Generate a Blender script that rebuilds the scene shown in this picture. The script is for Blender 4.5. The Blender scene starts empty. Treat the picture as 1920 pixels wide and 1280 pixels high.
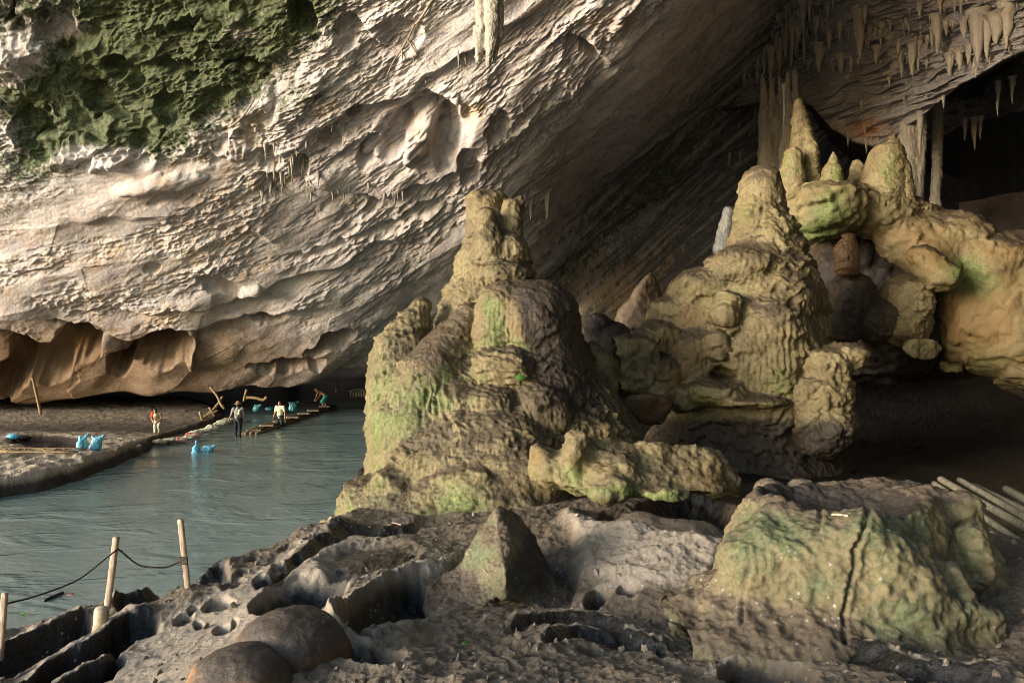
import bpy, bmesh, math, random
import numpy as np
from mathutils import Vector, Matrix
random.seed(7)
RNG = np.random.RandomState(11)
f32 = np.float32
scene = bpy.context.scene
COL = scene.collection
CAM_Z = 4.5          # eye height above the water (water is z = 0)
FPX = 1280.0         # focal length in photo pixels (24 mm on a 36 mm sensor)

def P(px, py, d):
    """world point at distance d along the line of sight of a photo pixel"""
    return np.array([(px-960)/FPX*d, d, CAM_Z-(py-640)/FPX*d])
def R(rp, d):
    return rp/FPX*d

# ------------------------------------------------------------------ noise
_perm = RNG.permutation(256).astype(np.int32)
_perm = np.concatenate([_perm, _perm, _perm])
_g = RNG.randn(256, 3); _g /= np.linalg.norm(_g, axis=1)[:, None]
_g = (_g*1.5).astype(f32)
_GX = np.ascontiguousarray(_g[:, 0]); _GY = np.ascontiguousarray(_g[:, 1]); _GZ = np.ascontiguousarray(_g[:, 2])

def perlin(x, y, z):
    x = np.asarray(x, f32); y = np.asarray(y, f32); z = np.asarray(z, f32)
    x, y, z = np.broadcast_arrays(x, y, z)
    xf = np.floor(x); yf = np.floor(y); zf = np.floor(z)
    xi = xf.astype(np.int32) & 255; yi = yf.astype(np.int32) & 255; zi = zf.astype(np.int32) & 255
    x = x-xf; y = y-yf; z = z-zf
    u = x*x*x*(x*(x*6-15)+10); v = y*y*y*(y*(y*6-15)+10); w = z*z*z*(z*(z*6-15)+10)
    A = _perm[xi]+yi; B = _perm[xi+1]+yi
    AA = _perm[A]+zi; AB = _perm[A+1]+zi; BA = _perm[B]+zi; BB = _perm[B+1]+zi
    def gr(h, a, b, c):
        h = _perm[h]
        return _GX[h]*a+_GY[h]*b+_GZ[h]*c
    n00 = gr(AA, x, y, z); n10 = gr(BA, x-1, y, z)
    r = n00+u*(n10-n00)
    n01 = gr(AB, x, y-1, z); n11 = gr(BB, x-1, y-1, z)
    r2 = n01+u*(n11-n01)
    a = r+v*(r2-r)
    n00 = gr(AA+1, x, y, z-1); n10 = gr(BA+1, x-1, y, z-1)
    r = n00+u*(n10-n00)
    n01 = gr(AB+1, x, y-1, z-1); n11 = gr(BB+1, x-1, y-1, z-1)
    r2 = n01+u*(n11-n01)
    b = r+v*(r2-r)
    return a+w*(b-a)

def fbm(x, y, z, o=4, gain=.5, lac=2.03):
    s = 0; a = 1.0; f = 1.0
    for i in range(o):
        s = s+a*perlin(x*f+17.3*i, y*f-9.1*i, z*f+4.7*i); a *= gain; f *= lac
    return s
def ridged(x, y, z, o=3, gain=.5, lac=2.1):
    s = 0; a = 1.0; f = 1.0
    for i in range(o):
        s = s+a*(1-2*np.abs(perlin(x*f+31.3*i, y*f+9.7*i, z*f-14.1*i))); a *= gain; f *= lac
    return s

_rp = RNG.rand(256, 3).astype(f32)
_W0 = np.ascontiguousarray(_rp[:, 0]); _W1 = np.ascontiguousarray(_rp[:, 1]); _W2 = np.ascontiguousarray(_rp[:, 2])
def worley2(x, y):
    """F1, F2 and a cell id of 2-d cellular noise"""
    x = np.asarray(x, f32); y = np.asarray(y, f32)
    xf = np.floor(x); yf = np.floor(y)
    xi = xf.astype(np.int32); yi = yf.astype(np.int32)
    f1 = np.full(x.shape, 9, f32); f2 = np.full(x.shape, 9, f32); cid = np.zeros(x.shape, f32)
    for dx in (-1, 0, 1):
        for dy in (-1, 0, 1):
            h = _perm[_perm[(xi+dx) & 255]+((yi+dy) & 255)]
            ax = xf+dx+_W0[h]-x; ay = yf+dy+_W1[h]-y
            d = ax*ax+ay*ay
            c = d < f1
            f2 = np.where(c, f1, np.minimum(f2, d)); f1 = np.where(c, d, f1); cid = np.where(c, _W2[h], cid)
    return np.sqrt(f1), np.sqrt(f2), cid
def worley3(x, y, z):
    x = np.asarray(x, f32); y = np.asarray(y, f32); z = np.asarray(z, f32)
    xf = np.floor(x); yf = np.floor(y); zf = np.floor(z)
    xi = xf.astype(np.int32); yi = yf.astype(np.int32); zi = zf.astype(np.int32)
    f1 = np.full(x.shape, 9, f32)
    for dx in (-1, 0, 1):
        for dy in (-1, 0, 1):
            hh = _perm[_perm[(xi+dx) & 255]+((yi+dy) & 255)]
            for dz in (-1, 0, 1):
                h = _perm[hh+((zi+dz) & 255)]
                ax = xf+dx+_W0[h]-x; ay = yf+dy+_W1[h]-y; az = zf+dz+_W2[h]-z
                f1 = np.minimum(f1, ax*ax+ay*ay+az*az)
    return np.sqrt(f1)

def sstep(a, b, x):
    t = np.clip((x-a)/(b-a), 0, 1)
    return t*t*(3-2*t)

# ------------------------------------------------------------------ mesh helpers
def build(name, V, Fq, mat=None, attrs=None, parent=None, smooth=True, tris=None):
    V = np.asarray(V, f32); me = bpy.data.meshes.new(name)
    Fq = np.asarray(Fq, np.int32).reshape(-1, 4) if Fq is not None and len(Fq) else np.zeros((0, 4), np.int32)
    T = np.asarray(tris, np.int32).reshape(-1, 3) if tris is not None and len(tris) else np.zeros((0, 3), np.int32)
    me.vertices.add(len(V)); me.vertices.foreach_set('co', V.ravel())
    nl = Fq.size+T.size
    me.loops.add(nl); me.loops.foreach_set('vertex_index', np.concatenate([Fq.ravel(), T.ravel()]))
    me.polygons.add(len(Fq)+len(T))
    st = np.concatenate([np.arange(len(Fq))*4, Fq.size+np.arange(len(T))*3]).astype(np.int32)
    me.polygons.foreach_set('loop_start', st)
    me.update(calc_edges=True)
    me.validate()
    me.polygons.foreach_set('use_smooth', np.full(len(me.polygons), smooth))
    if attrs:
        for k, a in attrs.items():
            at = me.attributes.new(k, 'FLOAT', 'POINT'); at.data.foreach_set('value', np.asarray(a, f32).ravel())
    o = bpy.data.objects.new(name, me); COL.objects.link(o)
    if mat is not None: me.materials.append(mat)
    if parent is not None: o.parent = parent
    return o

def grid_faces(nr, nc, flip=False):
    i = np.arange(nr-1)[:, None]*nc+np.arange(nc-1)[None, :]
    q = np.stack([i, i+1, i+nc+1, i+nc], -1).reshape(-1, 4)
    return q[:, ::-1] if flip else q

def vnormals(V, Fq, tris=None):
    N = np.zeros((len(V), 3))
    def acc(F):
        if F is None or len(F) == 0: return
        a = V[F[:, 2]]-V[F[:, 0]]; b = V[F[:, -1]]-V[F[:, 1]] if F.shape[1] == 4 else V[F[:, 1]]-V[F[:, 0]]
        n = np.cross(a, b) if F.shape[1] == 4 else -np.cross(a, b)
        for c in range(3):
            for k in range(F.shape[1]):
                N[:, c] += np.bincount(F[:, k], n[:, c], len(V))
    acc(Fq); acc(tris)
    N /= np.linalg.norm(N, axis=1)[:, None]+1e-12
    return N

def tag(o, label, cat, group=None, kind=None):
    o['label'] = label; o['category'] = cat
    if group: o['group'] = group
    if kind: o['kind'] = kind
    return o
def structure(o):
    o['kind'] = 'structure'; return o
def thing(name, label, cat, loc=(0, 0, 0), group=None):
    o = bpy.data.objects.new(name, None); COL.objects.link(o); o.location = loc
    o.empty_display_size = .2
    return tag(o, label, cat, group)
def recenter(o, loc=None):
    """put a mesh object's origin at its base"""
    me = o.data; n = len(me.vertices); a = np.empty(n*3, f32); me.vertices.foreach_get('co', a); a = a.reshape(-1, 3)
    if loc is None:
        loc = np.array([(a[:, 0].min()+a[:, 0].max())/2, (a[:, 1].min()+a[:, 1].max())/2, a[:, 2].min()])
    a = a-np.asarray(loc, f32); me.vertices.foreach_set('co', a.ravel()); me.update()
    o.location = Vector([float(c) for c in loc])
    return o

# ------------------------------------------------------------------ signed-distance modelling
class Blob:
    def __init__(s, lo, hi, h):
        s.lo = np.array(lo, float); s.h = h
        s.n = np.ceil((np.array(hi)-s.lo)/h).astype(int)+1
        s.F = np.full(s.n, 1e3, f32)
        s.ax = [(s.lo[i]+np.arange(s.n[i])*h).astype(f32) for i in range(3)]
    def _sub(s, lo, hi):
        sl = []
        for i in range(3):
            a = int(np.clip(math.floor((lo[i]-s.lo[i])/s.h), 0, s.n[i])); b = int(np.clip(math.ceil((hi[i]-s.lo[i])/s.h)+1, 0, s.n[i]))
            sl.append(slice(a, b))
        X = s.ax[0][sl[0]][:, None, None]; Y = s.ax[1][sl[1]][None, :, None]; Z = s.ax[2][sl[2]][None, None, :]
        return tuple(sl), X, Y, Z
    def _op(s, fn, lo, hi, k, op):
        pad = k+3*s.h
        sl, X, Y, Z = s._sub(np.array(lo)-pad, np.array(hi)+pad)
        A = s.F[sl]
        if A.size == 0: return
        D = fn(X, Y, Z)
        if op == 'add':
            if k > 0:
                hh = np.maximum(k-np.abs(A-D), 0)/k
                A = np.minimum(A, D)-hh*hh*k*.25
            else: A = np.minimum(A, D)
        elif op == 'sub':
            D = -D
            if k > 0:
                hh = np.maximum(k-np.abs(A-D), 0)/k
                A = np.maximum(A, D)+hh*hh*k*.25
            else: A = np.maximum(A, D)
        s.F[sl] = A
    def ell(s, c, r, k=.1, op='add', rz=0):
        c = np.array(c, float); r = np.array(r if np.ndim(r) else [r]*3, float)
        ca, sa = math.cos(rz), math.sin(rz)
        def fn(X, Y, Z):
            dx = X-c[0]; dy = Y-c[1]
            a = (ca*dx+sa*dy)/r[0]; b = (-sa*dx+ca*dy)/r[1]; e = (Z-c[2])/r[2]
            q = a*a+b*b+e*e
            k0 = np.sqrt(q)
            k1 = np.sqrt((a/r[0])**2+(b/r[1])**2+(e/r[2])**2)+1e-6
            return (k0*(k0-1)/k1).astype(f32)
        m = max(r[0], r[1]) if rz else None
        e = np.array([m or r[0], m or r[1], r[2]])
        s._op(fn, c-e, c+e, k, op); return s
    def cone(s, a, ra, b, rb, k=.1, op='add', sy=1.0):
        """round cone from a to b"""
        a = np.array(a, float); b = np.array(b, float)
        ab = b-a; L2 = float(ab@ab)+1e-9
        def fn(X, Y, Z):
            px = X-a[0]; py = (Y-a[1]); pz = Z-a[2]
            t = np.clip((px*ab[0]+py*ab[1]+pz*ab[2])/L2, 0, 1)
            qx = px-t*ab[0]; qy = (py-t*ab[1])/sy; qz = pz-t*ab[2]
            return (np.sqrt(qx*qx+qy*qy+qz*qz)-(ra+(rb-ra)*t)).astype(f32)
        m = max(ra, rb)*max(1, sy)
        s._op(fn, np.minimum(a, b)-m, np.maximum(a, b)+m, k, op); return s
    def convex(s, pts, rnd=.05, k=.1, op='add'):
        pts = np.array(pts, float)
        bm = bmesh.new()
        for p in pts: bm.verts.new(p)
        bmesh.ops.convex_hull(bm, input=bm.verts)
        bm.normal_update(); c = pts.mean(0)
        pl = []
        for fc in bm.faces:
            n = np.array(fc.normal); p0 = np.array(fc.verts[0].co)
            if n@(c-p0) > 0: n = -n
            if np.linalg.norm(n) > .5: pl.append((n, float(n@p0)))
        bm.free()
        def fn(X, Y, Z):
            D = None
            for n, o in pl:
                e = (n[0]*X+n[1]*Y+n[2]*Z-(o-rnd)).astype(f32)
                if D is None: D = np.broadcast_to(e, np.broadcast_shapes(X.shape, Y.shape, Z.shape)).copy()
                else:
                    kk = rnd*2+.001
                    hh = np.maximum(kk-np.abs(D-e), 0)/kk
                    D = np.maximum(D, e)+hh*hh*kk*.25
            return D-rnd*.6
        s._op(fn, pts.min(0), pts.max(0), k, op); return s
    def warp(s, amp, freq):
        """bulge the whole field with low noise so that nothing stays a plain ball"""
        X, Y, Z = np.meshgrid(*[a[::3] for a in s.ax], indexing='ij')
        n = fbm(X*freq, Y*freq, Z*freq, 3)
        n = np.repeat(np.repeat(np.repeat(n, 3, 0), 3, 1), 3, 2)[:s.n[0], :s.n[1], :s.n[2]]
        # box smoothing to hide the coarse lookup
        for ax in range(3):
            n = (np.roll(n, 1, ax)+n+np.roll(n, -1, ax))/3
        s.F += (amp*n).astype(f32); return s
    def mesh(s):
        F = s.F
        S = F < 0
        c = np.zeros(tuple(np.array(F.shape)-1), np.int8)
        nx, ny, nz = F.shape
        cor = [(i, j, k) for i in (0, 1) for j in (0, 1) for k in (0, 1)]
        for i, j, k in cor: c += S[i:nx-1+i, j:ny-1+j, k:nz-1+k]
        act = (c > 0) & (c < 8)
        I = np.argwhere(act); m = len(I)
        vid = np.full(c.shape, -1, np.int32); vid[act] = np.arange(m)
        val = {q: F[I[:, 0]+q[0], I[:, 1]+q[1], I[:, 2]+q[2]] for q in cor}
        acc = np.zeros((m, 3)); cnt = np.zeros(m)
        for q in cor:
            for a in range(3):
                if q[a] == 0:
                    r = list(q); r[a] = 1; r = tuple(r)
                    va, vb = val[q], val[r]
                    mk = (va < 0) != (vb < 0)
                    t = np.where(mk, va/np.where(mk, va-vb, 1), 0)
                    p = np.zeros((m, 3)); p[:] = q; p[:, a] = t
                    acc += p*mk[:, None]; cnt += mk
        V = (I+acc/cnt[:, None])*s.h+s.lo
        Q = []
        for a in range(3):
            b, d = (a+1) % 3, (a+2) % 3
            sa = [slice(None)]*3; sb = [slice(None)]*3
            sa[a] = slice(0, -1); sb[a] = slice(1, None)
            ch = S[tuple(sa)] != S[tuple(sb)]
            E = np.argwhere(ch)
            n3 = np.array(F.shape)
            ok = (E[:, b] >= 1) & (E[:, d] >= 1) & (E[:, b] < n3[b]-1) & (E[:, d] < n3[d]-1)
            E = E[ok]
            ins = S[E[:, 0], E[:, 1], E[:, 2]]
            def vv(db, dd):
                X = E.copy(); X[:, b] -= db; X[:, d] -= dd
                return vid[X[:, 0], X[:, 1], X[:, 2]]
            q = np.stack([vv(1, 1), vv(0, 1), vv(0, 0), vv(1, 0)], -1)
            q[~ins] = q[~ins][:, ::-1]
            Q.append(q)
        Q = np.concatenate(Q); Q = Q[(Q >= 0).all(1)]
        return V, Q

def relax(V, Q, it=1, w=.5):
    for _ in range(it):
        A = np.zeros_like(V); C = np.zeros(len(V))
        for k in range(4):
            i = Q[:, k]; j = Q[:, (k+1) % 4]
            for c in range(3): A[:, c] += np.bincount(i, V[j, c], len(V))+np.bincount(j, V[i, c], len(V))
            C += np.bincount(i, minlength=len(V))+np.bincount(j, minlength=len(V))
        V = V+w*(A/np.maximum(C, 1)[:, None]-V)
    return V

# thin-plate interpolation of scattered control values
class TPS:
    def __init__(s, pts, vals, sm=1e-4):
        p = np.array(pts, float); v = np.array(vals, float); n = len(p)
        s.p = p
        K = s._k(np.linalg.norm(p[:, None]-p[None], axis=2))+sm*np.eye(n)
        Pm = np.c_[np.ones(n), p]
        A = np.zeros((n+3, n+3)); A[:n, :n] = K; A[:n, n:] = Pm; A[n:, :n] = Pm.T
        s.w = np.linalg.solve(A, np.r_[v, 0, 0, 0])
    def _k(s, r): return np.where(r > 1e-9, r*r*np.log(np.maximum(r, 1e-9)), 0)
    def __call__(s, x, y):
        x = np.asarray(x, float); y = np.asarray(y, float)
        o = s.w[-3]+s.w[-2]*x+s.w[-1]*y
        for (a, b), w in zip(s.p, s.w[:-3]):
            r2 = (x-a)**2+(y-b)**2
            o = o+w*.5*r2*np.log(np.maximum(r2, 1e-18))
        return o

def poly_sd(px, py, line):
    """distance to a polyline, signed (+ on its lower / right-hand side walking left to right), and position 0..1 along it"""
    line = np.array(line, float)
    seg = np.linalg.norm(np.diff(line, axis=0), axis=1); L = np.r_[0, np.cumsum(seg)]
    best = np.full(px.shape, 1e9); sg = np.ones(px.shape); tt = np.zeros(px.shape)
    for k in range(len(line)-1):
        a, b = line[k], line[k+1]; ab = b-a
        t = np.clip(((px-a[0])*ab[0]+(py-a[1])*ab[1])/(ab@ab), 0, 1)
        dx = px-a[0]-t*ab[0]; dy = py-a[1]-t*ab[1]
        d = np.hypot(dx, dy); c = d < best
        best = np.where(c, d, best); tt = np.where(c, (L[k]+t*seg[k])/L[-1], tt)
        sg = np.where(c, np.sign(ab[0]*dy-ab[1]*dx), sg)
    return best*sg, tt
def in_poly(px, py, poly):
    poly = np.array(poly, float); ins = np.zeros(px.shape, bool)
    j = len(poly)-1
    for i in range(len(poly)):
        (xi, yi), (xj, yj) = poly[i], poly[j]
        c = ((yi > py) != (yj > py)) & (px < (xj-xi)*(py-yi)/(yj-yi+1e-12)+xi)
        ins ^= c; j = i
    return ins
def poly_mask(px, py, poly, soft):
    """soft inside-ness of a closed outline: 1 well inside, 0 outside"""
    d, _ = poly_sd(px, py, list(poly)+[poly[0]])
    d = np.where(in_poly(px, py, poly), np.abs(d), -np.abs(d))
    return sstep(-soft, soft, d)
# ------------------------------------------------------------------ materials
def lin(r, g, b):
    f = lambda c: (c/255/12.92) if c/255 <= .04045 else ((c/255+.055)/1.055)**2.4
    return (f(r), f(g), f(b), 1)

class NT:
    def __init__(s, name):
        s.m = bpy.data.materials.new(name); s.m.use_nodes = True
        s.t = s.m.node_tree; s.t.nodes.clear()
        s.out = s.n('ShaderNodeOutputMaterial'); s.bsdf = s.n('ShaderNodeBsdfPrincipled')
        s.l(s.bsdf.outputs[0], s.out.inputs[0])
    def n(s, ty, **kw):
        nd = s.t.nodes.new(ty)
        for k, v in kw.items(): setattr(nd, k, v)
        return nd
    def l(s, a, b): s.t.links.new(a, b)
    def coord(s, scale=1.0, stretch=None, rot=None):
        tc = s.n('ShaderNodeTexCoord')
        if stretch is None and rot is None and scale == 1.0: return tc.outputs['Object']
        mp = s.n('ShaderNodeMapping'); s.l(tc.outputs['Object'], mp.inputs['Vector'])
        st = stretch or (1, 1, 1)
        mp.inputs['Scale'].default_value = [scale*c for c in st]
        if rot: mp.inputs['Rotation'].default_value = rot
        return mp.outputs[0]
    def noise(s, vec, scale, detail=5, rough=.55, dist=0.0):
        nd = s.n('ShaderNodeTexNoise'); s.l(vec, nd.inputs['Vector'])
        nd.inputs['Scale'].default_value = scale; nd.inputs['Detail'].default_value = detail
        nd.inputs['Roughness'].default_value = rough; nd.inputs['Distortion'].default_value = dist
        return nd.outputs[0]
    def voro(s, vec, scale, feat='F1', out='Distance'):
        nd = s.n('ShaderNodeTexVoronoi', feature=feat); s.l(vec, nd.inputs['Vector'])
        nd.inputs['Scale'].default_value = scale
        return nd.outputs[out]
    def ramp(s, v, a, b, lo=0.0, hi=1.0):
        nd = s.n('ShaderNodeMapRange', interpolation_type='SMOOTHSTEP'); s.l(v, nd.inputs[0])
        for i, x in enumerate((a, b, lo, hi)): nd.inputs[i+1].default_value = x
        return nd.outputs[0]
    def math(s, op, a, b=None):
        nd = s.n('ShaderNodeMath', operation=op)
        for i, x in enumerate((a, b)):
            if x is None: continue
            if isinstance(x, (int, float)): nd.inputs[i].default_value = x
            else: s.l(x, nd.inputs[i])
        return nd.outputs[0]
    def mix(s, fac, a, b):
        nd = s.n('ShaderNodeMix', data_type='RGBA')
        for i, x in ((0, fac), (6, a), (7, b)):
            if isinstance(x, (int, float, tuple, list)): nd.inputs[i].default_value = x
            else: s.l(x, nd.inputs[i])
        return nd.outputs[2]
    def attr(s, name):
        return s.n('ShaderNodeAttribute', attribute_name=name).outputs['Fac']
    def bump(s, h, strength, dist, normal=None):
        b = s.n('ShaderNodeBump'); s.l(h, b.inputs['Height'])
        b.inputs['Strength'].default_value = strength; b.inputs['Distance'].default_value = dist
        if normal is not None: s.l(normal, b.inputs['Normal'])
        return b.outputs[0]

def rock_mat(name, c1, c2, c3, moss=None, mud=None, tint=None, dark=None, scale=1.0, rough=.75, bumps=.6, specks=0.0,
             stretch=None, moss2=None, spec=.35, wet=0.0, rot=None, drip=0.0):
    """c1/c2 cloudy base, c3 small patches; moss, mud, tint and dark are painted through mesh attributes of those names"""
    n = NT(name)
    v = n.coord(1.0, stretch, rot)
    a = n.noise(v, .55*scale, 6, .6, .3); b = n.noise(v, 2.3*scale, 6, .65); c = n.noise(v, 9*scale, 5, .7)
    d = n.noise(v, 34*scale, 4, .7)
    col = n.mix(n.ramp(n.math('ADD', n.math('MULTIPLY', a, .6), n.math('MULTIPLY', c, .4)), .38, .62), c1, c2)
    col = n.mix(n.math('MULTIPLY', n.ramp(b, .52, .72), .8), col, c3)
    jit = n.math('ADD', n.math('MULTIPLY', b, .55), n.math('MULTIPLY', c, .45))      # patchy edges for painted attributes
    def layer(col, att, colour, soft=.16, amp=.9):
        amp = {'mud': .6, 'dark': .45, 'moss': 1.15}.get(att, amp)
        m = n.math('ADD', n.attr(att), n.math('MULTIPLY', n.math('SUBTRACT', jit, .5), amp*2))
        return n.mix(n.ramp(m, .5-soft, .5+soft), col, colour)
    if tint: col = layer(col, 'tint', tint, .3)
    if mud: col = layer(col, 'mud', n.mix(n.ramp(d, .35, .65), mud, tuple(x*.6 for x in mud[:3])+(1,)), .34)
    if dark: col = layer(col, 'dark', dark, .25)
    if moss:
        mc = n.mix(n.ramp(c, .38, .62), moss, moss2 or tuple(x*.45 for x in moss[:3])+(1,))
        col = layer(col, 'moss', mc, .3)
    # grain: fine mottling of the stone itself
    col = n.mix(n.math('MULTIPLY', n.ramp(d, .48, .72), .42), col, tuple(x*.38 for x in c1[:3])+(1,))
    col = n.mix(n.math('MULTIPLY', n.ramp(n.noise(v, 17*scale, 3, .7, .6), .56, .74), .45), col, tuple(x*.45 for x in c2[:3])+(1,))
    col = n.mix(n.math('MULTIPLY', n.ramp(n.noise(v, 21*scale, 3, .7, .9), .58, .76), .45), col, tuple(min(.8, x*1.5) for x in c1[:3])+(1,))
    if specks:
        w = n.voro(v, 12, 'F1')
        r = n.noise(v, 1.3, 4, .7)
        sp = n.math('MULTIPLY', n.ramp(w, .22, .13), n.ramp(r, .5, .62))
        col = n.mix(n.math('MULTIPLY', sp, specks), col, (.62, .62, .6, 1))
    n.l(col, n.bsdf.inputs['Base Color'])
    n.bsdf.inputs['Specular IOR Level'].default_value = spec
    rr = n.ramp(c, .3, .7, rough-.12, rough+.12)
    if wet:
        rr = n.math('SUBTRACT', rr, n.math('MULTIPLY', n.attr('wet'), wet))
    n.l(rr, n.bsdf.inputs['Roughness'])
    nb = n.bump(c, bumps, .06/scale)
    nb = n.bump(d, bumps*.8, .018/scale, nb)
    if drip:
        dn = n.noise(n.coord(1.0, (1, 1, .13)), 9, 4, .6, .5); dn2 = n.noise(n.coord(1.0, (.35, .35, 1)), 7, 3, .6, .8)
        nb = n.bump(dn, drip, .10, nb); nb = n.bump(dn2, drip*.7, .06, nb)
    n.l(nb, n.bsdf.inputs['Normal'])
    return n.m

def plain_mat(name, c1, c2, scale=8, rough=.7, bump=.3, stretch=None, spec=.4, bdist=.01):
    n = NT(name); v = n.coord(1, stretch)
    a = n.noise(v, scale, 5, .6); b = n.noise(v, scale*4.3, 4, .6)
    n.l(n.mix(n.ramp(a, .35, .65), c1, c2), n.bsdf.inputs['Base Color'])
    n.l(n.ramp(b, .3, .7, max(.03, rough-.1), min(1, rough+.1)), n.bsdf.inputs['Roughness'])
    n.bsdf.inputs['Specular IOR Level'].default_value = spec
    n.l(n.bump(b, bump, bdist), n.bsdf.inputs['Normal'])
    return n.m

M_CEIL = rock_mat('limestone_overhang', lin(194, 188, 182), lin(166, 157, 154), lin(124, 126, 136),  # bluish patch colour and cool dark layer paint in sky light
                  moss=(.085, .105, .034, 1), moss2=(.028, .042, .014, 1), tint=lin(188, 162, 130), dark=lin(98, 100, 104), mud=lin(134, 106, 74),
                  scale=.8, rough=.82, bumps=.75)
M_ROOF = rock_mat('limestone_roof', lin(142, 137, 134), lin(118, 114, 112), lin(94, 92, 92),
                  moss=(.05, .07, .02, 1), tint=lin(150, 110, 80), dark=lin(46, 43, 41), scale=.8, rough=.8, bumps=.7)
M_SHELL = rock_mat('dark_cave_rock', lin(60, 52, 45), lin(46, 41, 36), lin(36, 33, 30), scale=.5, rough=.85, bumps=.6)
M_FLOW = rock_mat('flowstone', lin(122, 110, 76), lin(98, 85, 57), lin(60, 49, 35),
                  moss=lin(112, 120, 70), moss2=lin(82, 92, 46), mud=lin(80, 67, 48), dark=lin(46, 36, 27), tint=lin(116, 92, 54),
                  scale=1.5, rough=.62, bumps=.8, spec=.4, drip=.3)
M_MUD = rock_mat('wet_mud', lin(108, 94, 76), lin(88, 76, 61), lin(66, 57, 47), dark=lin(17, 15, 14), moss=lin(84, 92, 56),
                 tint=lin(152, 138, 120), scale=2.2, rough=.6, bumps=1.0, specks=.5, spec=.5, wet=.3)
M_STUMP = rock_mat('mossy_rock', lin(120, 109, 78), lin(100, 89, 62), lin(76, 67, 49), moss=(.125, .135, .06, 1), moss2=(.06, .085, .036, 1),
                   mud=lin(96, 80, 64), dark=lin(48, 38, 30), tint=lin(132, 104, 68), scale=3.0, rough=.62, bumps=1.1, specks=.35, spec=.5)
M_BROWN = rock_mat('brown_boulder', lin(96, 70, 42), lin(76, 56, 34), lin(56, 43, 30), mud=lin(78, 66, 54), dark=lin(40, 32, 26), moss=lin(96, 96, 56),
                   tint=lin(150, 106, 60), scale=2.5, rough=.55, bumps=.6, specks=.3, spec=.5)
M_DIM = rock_mat('dark_rock', lin(92, 76, 56), lin(74, 60, 46), lin(54, 45, 36), mud=lin(62, 52, 42), dark=lin(34, 28, 24), moss=lin(84, 84, 50), tint=lin(104, 80, 54), scale=1.6, rough=.6, bumps=.9)
M_BANK = rock_mat('river_sand', lin(156, 140, 118), lin(130, 116, 98), lin(104, 92, 78), dark=lin(52, 42, 34), tint=lin(176, 158, 134), scale=1.3,
                  rough=.75, bumps=.9, specks=.4)
M_TITE = rock_mat('dripstone', lin(160, 152, 136), lin(134, 127, 114), lin(104, 99, 92), scale=3.0, rough=.65, bumps=.5, stretch=(1, 1, .3), drip=.4, dark=lin(70, 74, 72))
M_WOOD = plain_mat('weathered_wood', lin(186, 164, 142), lin(140, 118, 98), 9, .7, .5, (6, 6, .6))
M_BAMBOO = plain_mat('old_bamboo', lin(122, 115, 96), lin(84, 78, 64), 6, .6, .4, (3, 3, .5))
M_DARKWOOD = plain_mat('driftwood', lin(150, 124, 82), lin(96, 76, 50), 7, .75, .5, (4, 4, .6))
M_ROPE = plain_mat('rope_fibre', lin(84, 74, 62), lin(48, 42, 36), 30, .9, .6)
M_BAG = plain_mat('blue_plastic_sack', lin(126, 196, 212), lin(92, 168, 192), 5, .45, .5, None, .5, .03)
M_BAGDIM = plain_mat('teal_plastic_sack', lin(58, 118, 116), lin(38, 92, 94), 5, .45, .5, None, .5, .03)
M_SACK = plain_mat('white_woven_sack', lin(188, 184, 158), lin(150, 146, 122), 6, .7, .6, None, .4, .02)
M_REDSACK = plain_mat('red_printed_sack', lin(198, 84, 68), lin(206, 176, 156), 3, .7, .5, None, .4, .02)
M_SKIN = plain_mat('skin', lin(176, 124, 92), lin(150, 100, 72), 8, .55, .1)
M_HAIR = plain_mat('black_hair', lin(24, 20, 18), lin(36, 30, 26), 30, .5, .4)
M_HATTAN = plain_mat('straw_hat', lin(180, 140, 84), lin(140, 104, 60), 20, .8, .4)
M_HATWHITE = plain_mat('pale_hat', lin(224, 206, 176), lin(190, 170, 140), 20, .8, .4)
M_GREY = plain_mat('grey_cloth', lin(142, 136, 128), lin(112, 108, 102), 6, .85, .5, None, .2, .03)
M_CREAM = plain_mat('cream_cloth', lin(232, 232, 178), lin(206, 206, 150), 6, .85, .5, None, .2, .03)
M_DARKCLOTH = plain_mat('dark_cloth', lin(48, 50, 54), lin(30, 32, 36), 6, .85, .5, None, .2, .03)
M_RED = plain_mat('red_cloth', lin(206, 76, 52), lin(176, 60, 44), 6, .85, .5, None, .2, .03)
M_KHAKI = plain_mat('khaki_cloth', lin(178, 160, 128), lin(146, 130, 102), 6, .85, .5, None, .2, .03)
M_TEAL = plain_mat('teal_cloth', lin(84, 178, 168), lin(60, 140, 134), 6, .8, .4, None, .2, .03)
M_BLACK = plain_mat('black_plastic', lin(26, 26, 28), lin(38, 38, 40), 12, .4, .1)
M_LEAF = plain_mat('fresh_leaf', (.07, .20, .03, 1), (.045, .14, .02, 1), 20, .5, .2)
M_PIPE = plain_mat('muddy_plastic_pipe', lin(200, 184, 150), lin(140, 118, 88), 4, .6, .3)
M_ROOT = plain_mat('dry_root', lin(160, 146, 128), lin(110, 98, 84), 9, .8, .5)

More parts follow.
